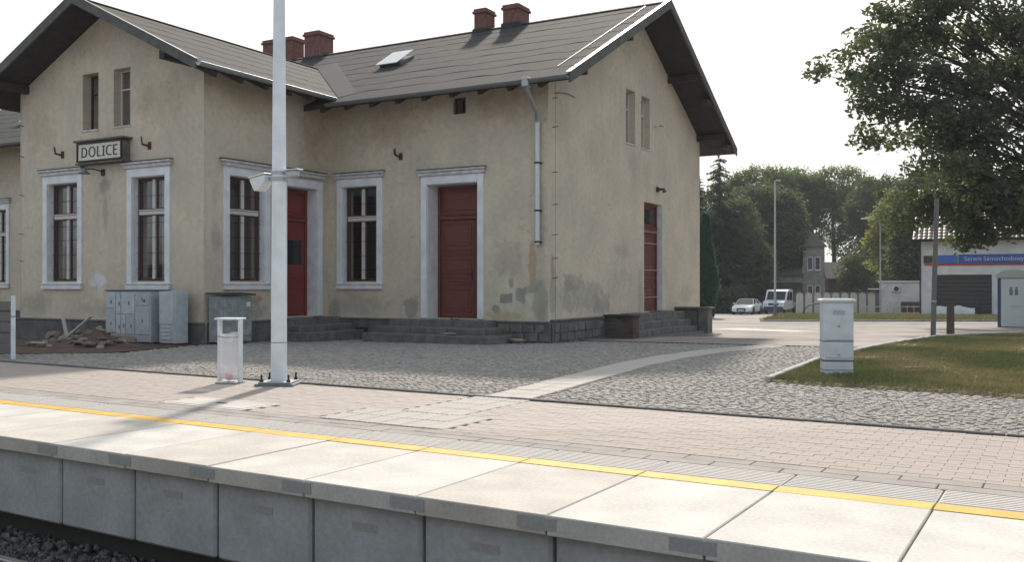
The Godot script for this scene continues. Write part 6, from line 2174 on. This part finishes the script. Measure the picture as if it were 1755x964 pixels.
func thuja(p: Vector3, h: float, r: float, sd: int, label: String) -> void:
	rng.seed = sd
	var n := node("thuja", self, p)
	tag(n, label, "conifer", "clipped conifers beside the station")
	var b := MB.new()
	b.tube([Vector3(0, -0.3, 0), Vector3(0, h * 0.9, 0)], [0.09, 0.03], 8)
	obj("trunk", b, M.bark, n)
	var cl := clump(30, 0.30, 0.22, 0.07, sd + 1)
	var spots := []
	for i in 900:
		var t := rng.randf()
		var rad := r * (1.0 - pow(t, 3.0)) * (0.75 + 0.25 * sin(t * 9.0 + sd)) * rr(0.7, 1.0)
		var w := rr(0, TAU)
		spots.append(Transform3D(Basis(Vector3.UP, w) * Basis.from_scale(Vector3(0.8, 1.5, 0.8) * rr(0.7, 1.2)), Vector3(cos(w) * rad, 0.15 + t * (h - 0.2), sin(w) * rad)))
	joined("crown", cl, M.thuja, spots, n)

func make_trees() -> void:
	var near_leaf := clump(17, 0.50, 0.27, 0.125, 50)
	# flat pads of foliage along spreading boughs, with open sky between them
	rng.seed = 400
	var pads := []
	for q in [[-7.9, 9.0, 1.4, 1.6, 5], [-6.6, 8.2, 2.0, 1.6, 7], [-7.0, 11.6, 2.0, 0.9, 5], [-4.8, 11.2, 2.4, 2.0, 9], [-2.2, 10.2, 2.6, 2.6, 12], [-4.7, 6.7, 2.2, 1.2, 8], [-4.3, 4.4, 1.9, 0.7, 8], [-2.2, 4.4, 2.2, 1.1, 11], [-1.8, 6.9, 2.2, 1.6, 10], [0.5, 14.0, 4.5, 2.6, 12], [4.0, 9.5, 3.6, 3.6, 12], [3.0, 5.0, 2.6, 1.4, 6]]:
		for k in q[4]:
			pads.append([q[0] + rr(-1, 1) * q[2], q[1] + rr(-1, 1) * q[3], rr(-2.6, 2.6), rr(0.9, 1.8), rr(0.25, 0.6), rr(0.9, 1.8), int(rr(26, 44))])
	broadleaf("spreading_tree", "large dark spreading tree with hanging branches beside the toilet cabin", place(0.35, -42.3), 0.42, 13.0, pads, M.leaf_near, near_leaf, 0.9, -0.03, 101)
	var far_leaf := clump(26, 0.95, 0.42, 0.24, 51)
	conifer("spruce", "tall thin spruce with sparse top behind the station", place(-30.9, -92.3), 17.0, 4.2, 0.12, M.needle, 102, "spruces behind the station")
	conifer("spruce", "full dark spruce beside the tall thin spruce", place(-33.9, -95.0), 14.6, 4.2, 0.05, M.needle, 103, "spruces behind the station")
	conifer("spruce", "broad low spruce in front of the dense dark tree", place(-30.6, -97.0), 12.2, 4.0, 0.0, M.needle, 104, "spruces behind the station")
	broadleaf("dense_tree", "low dark tree between the spruces and the parked car", place(-29.6, -95.0), 0.3, 7.0, [[-0.6, 6.0, 0, 2.6, 4.4, 2.6, 300], [0.9, 3.4, 0, 2.4, 2.8, 2.4, 220], [-2.4, 3.0, 0.5, 2.2, 3.0, 2.2, 200]], M.leaf_dark, far_leaf, 0.85, -0.3, 114, "trees beyond the road")
	thuja(place(-20.3, -57.9), 6.6, 0.85, 105, "tall green column of thuja at the corner of the station")
	thuja(place(-22.6, -59.5), 7.6, 0.9, 106, "darker thuja column behind the green thuja")
	broadleaf("dense_tree", "dense dark broad tree hanging over the parked car", place(-30.6, -107.5), 0.4, 9.0, [[-0.4, 8.2, 0, 4.3, 4.8, 4.0, 620], [0.8, 5.6, 0, 3.9, 3.0, 3.6, 420], [-3.6, 6.0, 0, 2.6, 4.0, 3.0, 260], [2.2, 9.0, 0.5, 2.4, 3.2, 2.5, 200]], M.leaf_dark, far_leaf, 1.0, -0.32, 107, "trees beyond the road")
	broadleaf("tall_tree", "tall pale green tree rising behind the dense dark tree", place(-36.5, -128.0), 0.4, 15.0, [[0, 14.4, 0, 5.2, 3.2, 4.5, 360], [4.5, 14.0, 1, 4.4, 3.4, 4.0, 320], [-4.0, 12.8, 1, 4.0, 3.0, 3.5, 240], [2.0, 10.4, 1, 6.2, 3.2, 4.0, 330], [-3.0, 7.0, 1, 4.0, 4.0, 3.5, 220]], M.leaf_mid, far_leaf, 0.85, 0.04, 108, "trees beyond the road")
	broadleaf("tall_tree", "loose tall tree with light showing through above the grey house", place(-28.5, -134.5), 0.4, 15.0, [[-4.0, 14.2, 0, 3.4, 2.8, 3.4, 170], [8.5, 12.5, 0, 3.4, 3.4, 3.4, 200], [0.5, 14.6, 0, 4.6, 3.2, 4.0, 290], [4.0, 12.0, 0, 4.0, 3.6, 4.0, 280], [-1.0, 10.0, 0, 3.6, 2.6, 3.5, 140], [3.5, 7.0, 0, 4.0, 3.0, 3.5, 190], [6.5, 9.0, 0, 3.0, 4.0, 3.5, 220]], M.leaf_mid, far_leaf, 0.8, 0.10, 109, "trees beyond the road")
	broadleaf("rounded_tree", "rounded dark tree behind the barn", place(-21.0, -124.0), 0.35, 11.0, [[0, 10.8, 0, 3.8, 4.2, 3.6, 360], [1.5, 5.5, 0, 3.4, 3.4, 3.4, 260], [3.8, 11.2, 0, 3.6, 3.4, 3.2, 270], [7.0, 10.0, 0.5, 3.4, 4.0, 3.2, 260]], M.leaf_dark, far_leaf, 0.85, 0.06, 110, "trees beyond the road")
	broadleaf("willow", "olive green leafy tree behind the lamp with the curved arm", place(-14.6, -96.0), 0.3, 8.0, [[0, 5.6, 0, 2.2, 4.6, 2.4, 300], [1.8, 8.0, 0.4, 2.4, 3.2, 2.4, 240], [2.6, 4.0, 0.2, 2.0, 3.4, 2.2, 200]], M.leaf_olive, far_leaf, 0.85, -0.25, 111, "trees beyond the road")
	broadleaf("dense_tree", "dark tree crowding the left side of the white workshop", place(-11.4, -88.0), 0.3, 9.0, [[0, 7.6, 0, 2.6, 3.4, 2.6, 280], [2.6, 9.0, 0, 3.0, 3.2, 2.8, 280], [-0.5, 4.2, 0, 2.0, 2.8, 2.2, 170]], M.leaf_dark, far_leaf, 0.85, -0.25, 112, "trees beyond the road")
	broadleaf("leaning_tree", "small young tree between the barn and the board fence", place(-19.0, -104.0), 0.12, 4.0, [[0, 3.2, 0, 1.7, 2.4, 1.8, 130], [-1.6, 2.4, 0, 1.2, 1.8, 1.4, 70]], M.leaf_dark, far_leaf, 0.6, -0.3, 113, "trees beyond the road")
	# far wood that closes the view
	rng.seed = 77
	var spots := []
	for i in 3600:
		var t := rng.randf()
		var x := lerpf(-110.0, 30.0, t)
		var z := -165.0 - 18.0 * rng.randf() + 20.0 * t
		var hgt := 4.6 + 1.2 * sin(x * 0.23) + 0.9 * sin(x * 0.61)
		spots.append(Transform3D(Basis(Vector3.UP, rr(0, TAU)) * Basis.from_scale(Vector3.ONE * rr(1.3, 2.2)), place(x, maxf(z, -150.0)) * Vector3(1, 1, 0) + Vector3(0, hgt * pow(rng.randf(), 0.8), z)))
	var fw := many("distant_wood", far_leaf, M.leaf_dark, spots, [])
	fw.set_meta("kind", "stuff")
	tag(fw, "distant belt of dark trees closing the view", "wood")
	# hedge and undergrowth between the thuja and the parked car
	spots = []
	for i in 900:
		var t := rng.randf()
		var x := lerpf(-36.0, -27.8, t)
		var z := -88.0 - 6.0 * rng.randf()
		spots.append(Transform3D(Basis(Vector3.UP, rr(0, TAU)) * Basis.from_scale(Vector3.ONE * rr(0.5, 0.9)), place(x, z) + Vector3(0, rng.randf() * (2.6 + 0.5 * sin(x * 2.0)), 0)))
	var hd := many("hedge", far_leaf, M.leaf_dark, spots, [])
	hd.set_meta("kind", "stuff")
	tag(hd, "dark overgrown hedge behind the parked white car", "hedge")

func _ready() -> void:
	rng.seed = 20
	make_light()
	make_materials()
	make_ground()
	make_platform()
	make_cobbles()
	make_track()
	make_lawn()
	make_station()
	make_mast()
	make_bin()
	make_cover()
	make_cabinet()
	make_meter_boxes()
	make_rubble()
	make_far_buildings()
	make_vehicles()
	make_trees()
